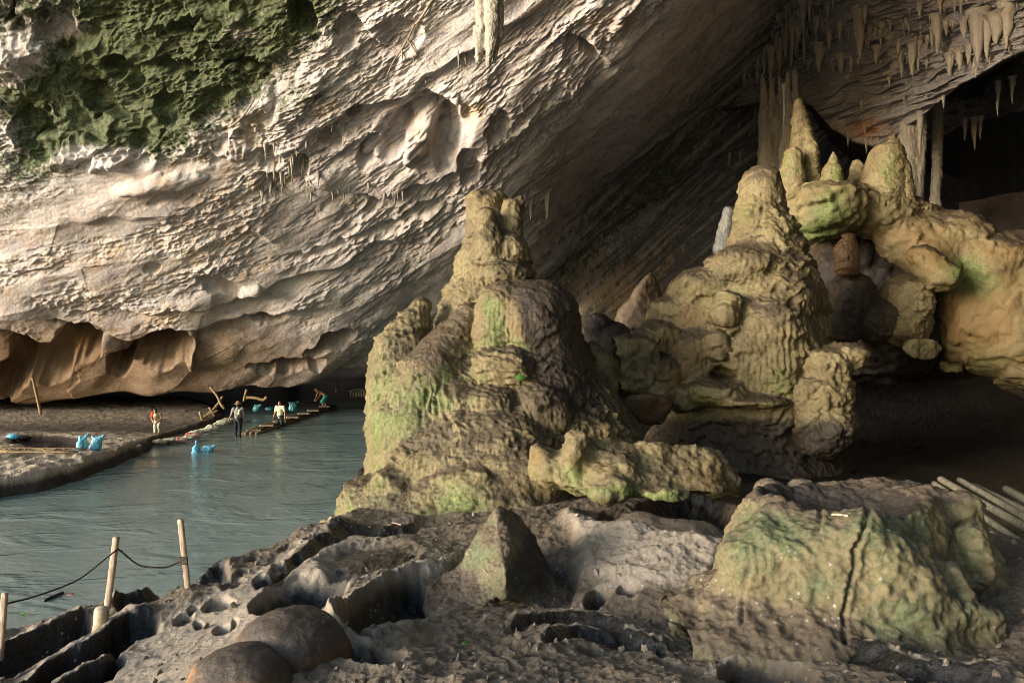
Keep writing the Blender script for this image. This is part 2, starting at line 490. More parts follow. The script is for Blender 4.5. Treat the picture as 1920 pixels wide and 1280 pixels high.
def water_mat():
    n = NT('murky_river_water')
    v = n.coord(1.0)
    w1 = n.noise(n.coord(1.0, (1.0, .6, 1)), 2.0, 3, .5, .6)
    w2 = n.noise(n.coord(1.0, (1.4, 2.4, 1), (0, 0, .25)), 2.6, 4, .6, .4)
    w3 = n.noise(n.coord(1.0, (1.2, 2.2, 1), (0, 0, -.2)), 5.5, 3, .6)
    big = n.noise(v, .22, 3, .5)
    h = n.math('ADD', n.math('MULTIPLY', w2, .7), n.math('MULTIPLY', w3, .2))
    h = n.math('ADD', h, n.math('MULTIPLY', w1, .5))
    calm = n.noise(n.coord(1.0, (.7, 1.2, 1)), .55, 3, .6, .8)
    h = n.math('MULTIPLY', h, n.ramp(calm, .42, .66, .35, 1.1))
    nb = n.bump(h, .42, .12)
    n.l(nb, n.bsdf.inputs['Normal'])
    col = n.mix(n.ramp(big, .35, .65), (.135, .185, .165, 1), (.175, .228, .202, 1))
    sh = n.attr('shallow')
    col = n.mix(n.ramp(sh, .1, .9), col, (.095, .075, .048, 1))
    n.l(col, n.bsdf.inputs['Base Color'])
    n.bsdf.inputs['Roughness'].default_value = .07
    n.bsdf.inputs['IOR'].default_value = 1.33
    n.bsdf.inputs['Specular IOR Level'].default_value = .5
    tr = n.n('ShaderNodeBsdfTransparent'); mx = n.n('ShaderNodeMixShader')
    n.l(n.ramp(sh, .55, 1.0, 0, .75), mx.inputs[0]); n.l(n.bsdf.outputs[0], mx.inputs[1]); n.l(tr.outputs[0], mx.inputs[2])
    n.l(mx.outputs[0], n.out.inputs[0])
    return n.m
M_WATER = water_mat()
# ------------------------------------------------------------------ the great overhang (left wall, running to the dark right-hand wall)
A_CP = [(-700, 750, 40), (-700, 600, 36), (-700, 340, 29), (-700, 0, 24.3), (-700, -400, 18.7),
        (-300, 750, 38), (-300, 450, 32), (-300, 0, 24.8),
        (0, 750, 40.5), (250, 745, 40.5), (400, 735, 40.5), (560, 730, 41), (690, 690, 41.5), (860, 640, 42),
        (0, 640, 35.2), (300, 640, 35.4), (600, 620, 36.4), (690, 600, 36.8), (0, 550, 33), (300, 540, 33.2), (600, 530, 34),
        (0, 450, 31), (300, 450, 31), (600, 450, 32), (850, 450, 32.4), (960, 450, 33.2), (1020, 500, 37), (1000, 580, 41), (1100, 500, 40.5),
        (0, 340, 28.6), (300, 330, 28.2), (600, 340, 28.6), (850, 350, 29), (950, 350, 29.6), (1050, 350, 32),
        (150, 170, 27.2), (450, 170, 26.2), (700, 170, 26), (900, 170, 25.6), (1100, 170, 25.9), (1230, 170, 27.8), (1330, 170, 34), (1430, 170, 40.5), (1560, 180, 43.25),
        (0, 0, 24.3), (300, 0, 23.9), (600, 0, 23.5), (900, 0, 22.9), (1100, 0, 22.9), (1300, 0, 24.5), (1390, 0, 28.3), (1470, 0, 34.65), (1600, 0, 41.65),
        (300, -400, 18.6), (900, -400, 19.2), (1400, -400, 21.2), (1700, -400, 35.2),
        (1100, 350, 36.2), (1300, 350, 42), (1420, 350, 45.5), (1200, 450, 43.5), (1350, 470, 46.5), (1600, 350, 49), (1100, 600, 42), (1250, 570, 45), (1450, 600, 48), (1650, 600, 51)]
_tp = TPS([(a/1000, b/1000) for a, b, c in A_CP], [math.log(c) for a, b, c in A_CP], 2e-3)
def a_depth(px, py): return np.exp(_tp(np.asarray(px)/1000, np.asarray(py)/1000))

def lip(px):
    return np.interp(px, [-700, -300, 0, 60, 150, 240, 330, 400, 470, 540, 600, 640, 690, 760, 860, 1000, 1100, 1250, 1400, 1600, 1700],
                     [762, 758, 755, 757, 752, 744, 737, 740, 729, 730, 706, 692, 692, 676, 660, 650, 655, 640, 620, 600, 600])

def surf_from_pix(px, py, d):
    return np.stack([(px-960)/FPX*d, d+0*px, CAM_Z-(py-640)/FPX*d], -1)

# creases: (line in the photo, metres of set-back below it, fade in pixels)
CREASES = [
    ([(-200, 600), (60, 600), (150, 612), (240, 648), (330, 640), (420, 612), (520, 600), (640, 575)], .9, 70),
    ([(-300, 645), (0, 640), (60, 655), (130, 668), (220, 690), (300, 700)], .7, 45),
    ([(180, 580), (330, 590), (430, 570), (560, 520), (700, 470), (820, 440)], .55, 60),
    ([(470, 330), (560, 350), (640, 372), (720, 380), (790, 350), (880, 330)], 1.0, 45),
    ([(560, 262), (640, 225), (720, 190), (800, 185), (850, 195)], .9, 60),
    ([(730, 225), (770, 205), (840, 200), (900, 215)], 1.2, 60),
    ([(590, 330), (700, 250), (800, 150), (900, 90), (1000, 20), (1080, -60)], .5, 70),
    ([(880, 330), (980, 260), (1080, 190), (1180, 100), (1260, 20)], .45, 80),
    ([(1000, 440), (1120, 350), (1250, 260), (1370, 190), (1450, 120)], .6, 60),
    ([(1020, 520), (1150, 430), (1280, 345), (1400, 270)], .7, 60),
    ([(100, 420), (250, 405), (420, 430), (540, 470)], .25, 50),
    ([(400, 530), (470, 545), (520, 560)], .45, 30),
    ([(640, 30), (690, 60), (720, 95), (760, 110)], .6, 40),
    ([(1060, 70), (1100, 80), (1120, 110), (1150, 130)], .6, 40),
]
# holes and hollows: (x, y, rx, ry, slant in radians, metres deep)
HOLES = [
    (295, 665, 62, 34, -.1, 1.5), (215, 694, 26, 26, .4, 1.0), (70, 690, 60, 38, .3, .9), (140, 662, 48, 34, .1, .9), (10, 720, 34, 30, 0, .8),
    (492, 613, 34, 12, .08, 1.0), (128, 620, 40, 11, .1, .7), (286, 507, 17, 12, 0, .45), (410, 540, 40, 15, .4, .6), (935, 245, 22, 34, .5, .7),
    (835, 260, 30, 62, .1, 1.6), (735, 265, 22, 45, .45, 1.0), (690, 290, 18, 40, .4, .8), (880, 320, 24, 40, .2, .8), (620, 265, 22, 28, 0, .8), (660, 215, 20, 14, -.5, .6),
    (225, 130, 44, 32, .5, 1.1), (330, 135, 34, 24, .2, .9), (190, 190, 50, 26, .55, 1.2), (350, 45, 34, 20, 0, .9), (560, 20, 26, 40, -.4, 1.4), (470, 125, 45, 18, .1, .9),
    (120, 60, 60, 30, .3, .7), (30, 20, 12, 34, 0, .8), (310, 210, 26, 34, .2, .8), (60, 235, 40, 34, -.2, .9), (400, 200, 30, 30, 0, .6), (250, 270, 60, 16, -.3, .6),
    (650, 62, 26, 34, .2, .6), (750, 70, 40, 40, -.7, .5), (1110, 105, 14, 22, -.5, .5), (600, 470, 60, 10, -.35, .35), (760, 420, 80, 12, -.4, .4), (540, 690, 70, 12, -.1, .4),
    (620, 650, 50, 14, -.4, .5), (330, 380, 50, 10, -.1, .3), (560, 320, 18, 30, 0, .7), (505, 300, 20, 26, 0, .5),
]
BUMPS = [(150, 285, 60, 22, -.35, -.7), (215, 290, 45, 22, -.5, -.9), (40, 110, 60, 50, .6, -.6), (785, 262, 20, 55, .35, -1.0), (470, 555, 26, 18, -.2, -.5),
         (200, 662, 22, 22, .2, -.5), (355, 665, 12, 36, .05, -.4), (850, 245, 14, 60, .05, -.5), (700, 270, 14, 40, .45, -.5),
         (560, 190, 60, 26, -.9, -.5), (470, 225, 60, 16, -.9, -.4), (300, 345, 80, 16, -.15, -.4), (620, 110, 40, 70, .6, -.4), (1090, 30, 70, 14, -.75, -.4), (1180, 20, 50, 10, -.8, -.4)]

def strata(px):
    """running offset that bends the bedding: nearly level on the left, climbing steeply to the right"""
    xs = np.linspace(-900, 2300, 200)
    ang = np.interp(xs, [-900, 0, 400, 800, 1200, 1500, 2300], [4, 5, 16, 34, 42, 40, 30])
    g = np.r_[0, np.cumsum(np.tan(np.radians(ang[:-1]))*np.diff(xs))]
    return np.interp(px, xs, g)

def make_overhang():
    cols = np.concatenate([np.linspace(-900, -10, 90), np.linspace(-6, 1130, 860)[0:], np.linspace(1133, 1640, 260), np.linspace(1650, 1800, 12)])
    nv = 560
    top = -420
    v = np.concatenate([np.linspace(0, .34, 70)[:-1], np.linspace(.34, 1, nv)])
    PX = np.broadcast_to(cols[None, :], (len(v), len(cols))).astype(float).copy()
    L = lip(cols)[None, :]
    PY = top+(L-top)*v[:, None]
    d = a_depth(PX, PY)
    S = strata(PX); T = PY+S*1.0                       # across the bedding
    # coarse relief in metres away from the viewer
    D = np.zeros_like(d)
    for line, amt, fade in CREASES:
        wob = 14*perlin(PX/60, PY/60, 3.3)
        sd, t = poly_sd(PX, PY+wob, line)
        ends = sstep(0, .12, t)*sstep(1, .88, t)
        D += amt*ends*sstep(-4, 9, sd)*np.exp(-np.maximum(sd, 0)/fade)
    wx = 10*perlin(PX/40, PY/40, 1.1)+4*perlin(PX/15, PY/15, 2.7); wy = 10*perlin(PX/40, PY/40, 7.1)+4*perlin(PX/15, PY/15, 9.9)
    mz = np.exp(-np.maximum(PX-420, 0)**2/120.**2)*sstep(340, 290, PY)
    wx = wx*(1+1.6*mz); wy = wy*(1+1.6*mz)
    f1, f2, cid = worley2((PX+wx)/75, (PY+wy)/52); D -= mz*(f1-.45)*.75*(.4+cid)
    f1, f2, cid = worley2((PX+wx)/26+4, (PY+wy)/20); D -= mz*(f1-.45)*.28
    for (x, y, rx, ry, an, amt) in HOLES+BUMPS:
        ca, sa = math.cos(an), math.sin(an)
        ex = ((PX+wx-x)*ca+(PY+wy-y)*sa)/rx; ey = (-(PX+wx-x)*sa+(PY+wy-y)*ca)/ry
        q = ex*ex+ey*ey
        D += amt*(2.4 if y > 600 and amt > 0 else 1)*(sstep(1.25, .35, q) if amt > 0 else np.sqrt(np.maximum(0, 1-q*.8)))
    # bedding-stretched scallops, three sizes, and rough noise
    sc = d/30.0
    u = (PX+9*perlin(PX/90, PY/90, .5))/1.0
    kx = np.interp(PX, [0, 500, 900], [1.0, 1.0, 1.0])
    f1, f2, cid = worley2(u/150*kx, T/46); D -= (f1-.45)*.30*(.3+.9*cid)
    rough = np.maximum(sstep(-.35, .35, fbm(PX/200, T/90, 5.5, 4)), .14)
    f1, f2, cid = worley2(u/62+9, (T+8*perlin(PX/40, T/20, 4.))/21+3); D -= (f1-.45)*.13*(.1+1.3*cid)*(.4+.6*rough)
    rough = sstep(-.35, .35, fbm(PX/200, T/90, 5.5, 4))
    rough = np.maximum(rough, .14)
    rough *= np.where(PY > 640, np.clip(1-(PY-640)/60, .25, 1), 1) * np.interp(PX-.9*(500-PY), [0, 850, 1020], [1, 1, .16])
    f1, f2, cid = worley2((u+5*perlin(PX/14, T/8, 1.))/24+31, T/8.5+11); D -= (f1-.45)*.17*rough*(.3+1.4*cid)
    f1, f2, cid = worley2((u)/10+1, T/4.2+77); D -= (f1-.45)*.095*rough
    D += .28*fbm(PX/170, T/90, 2.2, 3)+.13*ridged(PX/60, T/22, 8.2, 4)*rough*.8
    D += .07*fbm(PX/12, T/6, 3.1, 4)*rough+.05*ridged(PX/22, PY/16, 9.4, 3)*rough
    # terraced plates: small overhanging leaves
    ph = T/16+1.6*fbm(PX/70, T/70, 6.2, 3); fr = ph-np.floor(ph)
    D -= .15*rough*(fr**1.6)*sstep(1, .93, fr)*sstep(-.1, .4, perlin(PX/55, T/30, 12.))
    D *= 1-.36*sstep(640, 540, PY)
    # smooth sheets of the dark right-hand wall
    vis = sstep(-40, 0, PX)
    V = surf_from_pix(PX, PY, d)
    gu = np.gradient(V, axis=1); gv = np.gradient(V, axis=0)
    N = np.cross(gv, gu); N /= np.linalg.norm(N, axis=-1)[..., None]+1e-9
    N = np.where((N*(V-np.array([0, 0, CAM_Z]))).sum(-1)[..., None] > 0, N, -N)   # pointing into the rock
    V = V+N*D[..., None]
    # painted attributes
    moss = np.zeros_like(d)
    moss = np.maximum(moss, poly_mask(PX, PY, [(-900, -500), (700, -500), (660, 20), (600, 60), (560, 110), (500, 190), (420, 250), (330, 300), (270, 300), (120, 330), (0, 352), (-900, 380)], 75)*.62)
    for (x, y, r, a) in [(200, 190, 120, .45), (100, 230, 70, .4), (330, 180, 90, .4), (250, 100, 120, .3), (60, 200, 60, .4), (300, 60, 110, .3), (560, 40, 80, .4), (450, 130, 70, .22), (400, 30, 80, .2), (30, 300, 60, .35), (230, 250, 60, .4)]:
        moss = moss+a*np.exp(-((PX-x)**2+(PY-y)**2)/r**2)*(moss > .05)
    for (x, y, rx, ry, a) in [(40, 110, 60, 50, .6), (150, 285, 55, 22, .8), (220, 290, 45, 20, .9), (20, 265, 36, 60, .6), (440, 70, 50, 30, .4), (130, 60, 50, 20, .5), (250, 335, 80, 20, .8), (370, 220, 50, 40, .25)]:
        moss -= a*np.exp(-((PX-x)/rx)**2-((PY-y)/ry)**2)
    moss = np.maximum(moss, .55*np.exp(-((PX-560)/70)**2-((PY-180)/60)**2)*sstep(300, 250, PY))
    moss = np.maximum(moss, .42*np.exp(-((PX-10)/30)**2-((PY-400)/30)**2))
    moss = np.maximum(moss, .40*np.exp(-((PX-1230)/260)**2-((T-np.interp(1230, [1230], [330])-strata(1230))/60)**2))
    tint = .04+.20*fbm(PX/120, T/50, 14., 4)+.30*sstep(300, 420, PY+.25*PX)*sstep(760, 420, PX)
    for (x, y, rx, ry, a) in [(890, 215, 30, 40, .6), (790, 270, 30, 40, .45), (1150, 45, 70, 40, .5), (450, 225, 70, 40, .35), (600, 200, 60, 25, .35), (1240, 500, 150, 50, .5), (1150, 560, 120, 60, .6), (560, 60, 40, 40, .3), (1000, 30, 40, 40, .3), (560, 520, 60, 30, .2)]:
        tint = tint+a*np.exp(-((PX-x)/rx)**2-((PY-y)/ry)**2)
    mud = sstep(560, 690, PY)*np.interp(PX, [0, 350, 700, 1000], [.85, .72, .5, .2])
    dark = np.interp(PX-.9*(500-PY), [0, 500, 850, 1000, 1200, 1700], [.03, .10, .22, .50, .60, .66])  # painted shade, deeper where the wall turns away from the daylight
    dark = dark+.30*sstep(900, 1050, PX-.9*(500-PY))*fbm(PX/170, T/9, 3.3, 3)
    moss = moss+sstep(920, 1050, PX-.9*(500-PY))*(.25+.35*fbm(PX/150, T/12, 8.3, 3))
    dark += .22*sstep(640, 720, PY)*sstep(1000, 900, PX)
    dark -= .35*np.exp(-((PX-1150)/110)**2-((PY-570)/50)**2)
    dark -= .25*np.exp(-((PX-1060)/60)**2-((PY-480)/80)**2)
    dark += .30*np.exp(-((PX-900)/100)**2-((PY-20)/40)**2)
    # curl the lip back into the tunnel
    rows = [V]; ext = []
    last = V[-1]; prev = V[-6]
    base = last.copy()
    for k, (dy, dz) in enumerate([(.35, -.12), (.9, -.02), (1.8, .12), (3.5, .3), (7, .5), (13, .6), (24, .4), (40, -1.0)]):
        w = base.copy(); w[:, 1] += dy; w[:, 2] = np.maximum(w[:, 2], 1.2)*0+base[:, 2]+dz+.25*perlin(base[:, 0]*.4, np.full(len(base), dy*.5), k*1.)
        w[:, 0] *= (base[:, 1]+dy)/base[:, 1]
        rows.append(w[None])
        ext.append(k)
    V = np.concatenate(rows, 0); ne = len(ext)
    pad = lambda a: np.concatenate([a]+[a[-1:]]*ne, 0)
    nr, nc = V.shape[:2]
    o = build('cave_wall', V.reshape(-1, 3), grid_faces(nr, nc, True), M_CEIL,
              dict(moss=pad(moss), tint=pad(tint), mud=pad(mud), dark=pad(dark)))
    structure(o)
    return PX, PY, V[:len(v)]
APX, APY, AV = make_overhang()
def on_wall(px, py):
    i = np.argmin((APX-px)**2+(APY-py)**2); return AV.reshape(-1, 3)[i]

# ------------------------------------------------------------------ right-hand ceiling with the stalactites
B_CP = [(1380, -400, 22.8), (1380, 0, 33.68), (1430, 140, 37), (1500, 190, 36.5), (1560, 250, 35), (1640, 268, 33.5), (1740, 205, 31), (1820, 150, 29), (1890, 105, 27.5), (2000, 60, 26),
        (1500, 0, 33.2), (1600, 0, 30.6), (1750, 0, 28.4), (1900, 0, 26.8), (1600, 120, 32.6), (1750, 100, 29.8), (1500, 100, 35.7),
        (1600, -400, 22.5), (1900, -400, 20.5), (2200, -400, 19.5), (2200, 0, 24.2), (2200, 60, 26.2)]
_tb = TPS([(a/1000, b/1000) for a, b, c in B_CP], [math.log(c) for a, b, c in B_CP], 1e-3)
def b_depth(px, py): return np.exp(_tb(np.asarray(px)/1000, np.asarray(py)/1000))
def b_lip(px):
    return np.interp(px, [1300, 1420, 1480, 1500, 1520, 1560, 1600, 1640, 1665, 1690, 1740, 1800, 1840, 1880, 1930, 2000, 2300],
                     [215, 190, 196, 192, 196, 240, 262, 272, 262, 245, 208, 158, 138, 112, 88, 70, 60])
def b_relief(PX, PY):
    T = PY+.28*(PX-1500)
    D = .9*(worley2(PX/95, T/30)[0]-.45)*-1*.6
    f1, f2, c = worley2(PX/44+5, (T+5*perlin(PX/30, T/12, 1.))/14+2); D -= (f1-.45)*.34*(.3+1.3*c)
    f1, f2, c = worley2(PX/17+5, T/6+2); D -= (f1-.45)*.13
    D += .35*fbm(PX/120, T/60, 3.7, 3)+.05*fbm(PX/11, T/5, 1.7, 3)
    ph = T/21+1.2*fbm(PX/90, T/60, 8.8, 2); fr = ph-np.floor(ph)
    D -= .3*(fr**1.5)*sstep(1, .92, fr)*sstep(-.2, .3, perlin(PX/90, T/50, 2.))
    return D
def make_ceiling():
    cols = np.concatenate([np.linspace(1330, 1925, 470), np.linspace(1930, 2400, 60)])
    v = np.concatenate([np.linspace(0, .6, 40)[:-1], np.linspace(.6, 1, 260)])
    top = -420
    PX = np.broadcast_to(cols[None], (len(v), len(cols))).astype(float)
    PY = top+(b_lip(cols)[None]-top)*v[:, None]
    d = b_depth(PX, PY)-b_relief(PX, PY)*-1
    V = surf_from_pix(PX, PY, d)
    base = V[-1]; rows = [V]
    for k, (dy, dz) in enumerate([(.4, -.05), (1, .3), (2, 1.0), (4, 1.8), (8, 2.4), (16, 2.6), (30, 1.0)]):
        w = base.copy(); w[:, 1] += dy; w[:, 2] += dz+.3*perlin(base[:, 0]*.4, np.full(len(base), dy*.5), k*1.); w[:, 0] *= (base[:, 1]+dy)/base[:, 1]
        rows.append(w[None])
    n = len(rows)-1
    V = np.concatenate(rows, 0)
    padk = lambda a: np.concatenate([a]+[np.ones_like(a[-1:])]*n, 0)  # rear rows coloured dark, painting in the chamber's lack of light
    tint = .15+.5*np.exp(-((PX-1620)/50)**2-((PY-245)/25)**2)+.15*fbm(PX/80, PY/50, 1.2, 2)
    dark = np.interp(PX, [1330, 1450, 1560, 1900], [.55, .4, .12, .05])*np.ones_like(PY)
    moss = .5*np.exp(-((PX-1900)/30)**2-((PY-120)/40)**2)
    pad = lambda a: np.concatenate([a]+[a[-1:]]*n, 0)
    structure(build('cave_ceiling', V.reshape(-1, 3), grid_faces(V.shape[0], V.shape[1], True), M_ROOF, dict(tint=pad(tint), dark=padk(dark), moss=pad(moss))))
    return PX, PY, V[:len(v)]
BPX, BPY, BV = make_ceiling()
def on_ceiling(px, py):
    i = np.argmin((BPX-px)**2+(BPY-py)**2); return BV.reshape(-1, 3)[i]

# a second, farther roof in the black chamber on the far right
def far_roof():
    cols = np.linspace(1660, 2350, 160); v = np.linspace(0, 1, 70)
    lp = np.interp(cols, [1660, 1740, 1800, 1860, 1920, 2350], [300, 262, 240, 222, 208, 190])
    lp = lp+5*perlin(cols/14, 0, 2.2)
    top = np.interp(cols, [1660, 1740, 1860, 1900, 2350], [230, 190, 110, 80, 0])-60
    PX = np.broadcast_to(cols[None], (70, 160)).astype(float); PY = top[None]+(lp-top)[None]*v[:, None]
    d = 39-9*sstep(1820, 1980, PX)-4*(1-v[:, None])+.6*fbm(PX/50, PY/25, 2.2, 4)
    V = surf_from_pix(PX, PY, d); base = V[-1]; rows = [V]
    for dy, dz in [(.5, .2), (2, 1.2), (6, 2.5), (14, 3), (26, 2)]:
        w = base.copy(); w[:, 1] += dy; w[:, 2] += dz; w[:, 0] *= (base[:, 1]+dy)/base[:, 1]; rows.append(w[None])
    V = np.concatenate(rows, 0); z = np.zeros(V.shape[:2])
    moss = z.copy(); moss[:70] = .6*np.exp(-((PX-1880)/22)**2-((PY-150)/40)**2)
    structure(build('cave_ceiling', V.reshape(-1, 3), grid_faces(*V.shape[:2], True), M_ROOF, dict(tint=z+.2, dark=z+np.where(np.arange(len(z))[:, None] >= 70, 1.0, .45), moss=moss)))  # rear rows coloured near black to paint the unlit chamber
far_roof()

# closing rock: right-hand side wall, back of the chamber, added unseen roof over the right half
def sheet(name, fn, nu, nv, amp=.8, fr=.35, mat=M_SHELL):
    u, v = np.meshgrid(np.linspace(0, 1, nu), np.linspace(0, 1, nv))
    V = fn(u, v)
    for c in range(3): V[..., c] += amp*fbm(V[..., 0]*fr+c*9, V[..., 1]*fr, V[..., 2]*fr, 4)
    z = np.zeros(u.shape)
    return structure(build(name, V.reshape(-1, 3), grid_faces(nv, nu), mat, None))
st = lambda *a: np.stack(np.broadcast_arrays(*a), -1).astype(float)
RW = lambda v: np.interp(v, [0, .1, .3, .5, .7, .85, 1], [11, 17, 26, 36, 52, 60, 62])
sheet('cave_wall', lambda u, v: st(RW(v), -16+v*100, -2+u*34), 60, 140)                          # right side
sheet('cave_wall', lambda u, v: st(-60+u*150, 82.0, -2+v*30), 120, 40)                          # far end
sheet('cave_wall', lambda u, v: st(4+u*12, -14.0, -2+v*34), 30, 60)                             # behind, right half: unseen, added to keep daylight off the chamber
sheet('cave_ceiling', lambda u, v: st(-6+u*74, 5+v*80, 19+9*np.sin(v*2.2)+1.5*np.sin(u*5)), 110, 160)   # rock above everything: unseen roof added to shade the chamber
sheet('cave_wall', lambda u, v: st(-60+0*u, 38+u*46, -2+v*12), 60, 24)                          # closes the river tunnel on the left
# ------------------------------------------------------------------ the cave floor on our side of the river (one sheet)
G_CP = [(-9.5, 5.5, .9), (-8, 3, 1.2), (-5.5, 7.4, 1.12), (-3.5, 5.8, 1.38), (-2.2, 5.2, 1.86), (-2.3, 6.4, 1.8), (-2.3, 8.0, 1.55), (-2.1, 9.8, 1.42), (-3.2, 7.4, 1.22), (-1, 5, 2.0), (.2, 5, 2.02), (1.7, 4.8, 2.1), (3.6, 4.8, 2.2), (6, 5, 2.4),
        (0, 2.5, 2.3), (-3, 2.5, 2.1), (4, 2.5, 2.5), (-4.35, 9.15, 1.2), (-5.0, 8.6, 1.16), (-3.65, 10.2, 1.1), (-3.1, 12.5, 1.1), (-.65, 8.5, 1.33), (-1.9, 12, 1.1), (.9, 8, 1.46),
        (2.1, 9.5, 1.5), (-.1, 13, 1.1), (1.9, 13, 1.25), (2.9, 11, 1.4), (2, 6.5, 1.68), (3, 6, 1.8), (4.2, 5.6, 1.9), (5.2, 8, 1.9), (.6, 20, 1.0), (5, 16.5, .7), (8.4, 19, .5), (11, 26, .4), (17, 30, .4), (9, 14, .8), (13, 17, .6), (12, 21, .4),
        (6, 12, 1.3), (9, 10, 1.6), (14, 13, 1.2), (20, 20, .7), (10, 40, .5), (20, 40, .5), (0, 40, .6), (0, 60, .6), (25, 70, 1), (5, 30, .5), (14, 5, 2.6), (12, 0, 2.6),
        (-1, 16.5, .7), (0, 18, .8), (1.5, 17, .9)]
_tg = TPS([(a/10, b/10) for a, b, c in G_CP], [c for a, b, c in G_CP], 2e-3)
# the bank's crest line (world x, y): left of it the ground falls to the river bed
CREST = [(-14, -3.0), (-11, 2.0), (-9, 5.0), (-6.9, 7.3), (-5.4, 8.9), (-4.7, 10.0), (-4.1, 11.4), (-3.35, 13.0), (-3.3, 15), (-3.6, 17.5), (-4.4, 20), (-4.2, 26), (-4.6, 34), (-3, 48), (-2, 80)]
def g_base(x, y):
    g = _tg(x/10, y/10)
    sd, t = poly_sd(x, y, CREST)          # walking away from us: right-hand side is negative of the sign used
    w = sd                                # >0 on the land side?
    return g, w
def pix_of(x, y, z):
    return 960+FPX*x/y, 640-FPX*(z-CAM_Z)/y
# rims: crest line in photo pixels, height m, half width px, pit depth on its lower/right side m, pit reach px
RIMS = [([(-60, 1240), (10, 1210), (60, 1186), (110, 1165), (165, 1140)], .10, 6, .34, 46), ([(203, 1118), (250, 1095), (300, 1075), (350, 1062), (430, 1050)], .10, 6, .30, 40),
        ([(-40, 1300), (30, 1290), (80, 1240), (130, 1212), (190, 1188), (240, 1150), (300, 1138)], .09, 6, .34, 44),
        ([(-20, 1340), (60, 1310), (130, 1268), (190, 1240), (220, 1205)], .08, 6, .3, 36),
        ([(860, 1068), (790, 1078), (720, 1098), (660, 1128), (618, 1160), (625, 1190), (650, 1212), (720, 1225)], .2, 7, .0, 50),
        ([(610, 990), (660, 978), (720, 985), (790, 978)], .10, 8, .16, 22),
        ([(470, 1095), (520, 1070), (600, 1010), (650, 990)], .06, 6, .10, 20),
        ([(1300, 1196), (1400, 1196), (1500, 1208), (1600, 1226), (1720, 1246), (1930, 1264)], .10, 8, .10, 26),
        ([(1050, 955), (1075, 990), (1150, 1015), (1230, 1030), (1330, 1042), (1380, 1040)], .18, 12, .0, 30),
        ([(950, 1170), (1040, 1150), (1130, 1160), (1180, 1180)], .07, 8, .08, 24),
        ([(1010, 1200), (1080, 1180), (1180, 1185), (1260, 1210)], .06, 7, .08, 20)]
# pits (px, py, rx, ry, slant, m)
PITS = [(735, 1128, 96, 36, -.25, .40), (660, 1185, 34, 16, .2, .18), (575, 1105, 80, 34, -.25, .34), (510, 1130, 44, 22, -.3, .22), (690, 1040, 100, 26, -.1, .14), (640, 1075, 70, 18, -.2, .12),
        (1080, 1132, 24, 14, 0, .22), (1120, 1112, 26, 14, -.3, .22), (1178, 1104, 22, 10, 0, .18), (1040, 1090, 40, 34, 0, .2), (700, 1235, 60, 22, .1, .18),
        (345, 1158, 20, 8, -.3, .09), (360, 1142, 13, 6, -.2, .07), (408, 1135, 30, 11, -.3, .09), (372, 1168, 9, 7, 0, .08), (420, 1178, 24, 14, -.2, .1), (438, 1165, 8, 9, 0, .12),
        (435, 1095, 26, 12, -.3, .09), (490, 1093, 16, 8, -.4, .1), (520, 1073, 18, 9, -.4, .1), (530, 1030, 14, 4, -.4, .05), (470, 1052, 12, 4, -.3, .05), (590, 1018, 20, 5, -.3, .05), (455, 1075, 14, 5, -.3, .06), (560, 1050, 12, 5, -.3, .06),
        (1440, 1262, 90, 26, .05, .3), (1395, 1250, 50, 16, 0, .15), (1270, 1245, 50, 14, .2, .12), (1120, 1215, 40, 8, 0, .06), (935, 1030, 26, 20, 0, .15), (1290, 965, 90, 34, .12, .55), (1180, 985, 60, 22, .25, .4), (1010, 915, 50, 30, 0, .25)]
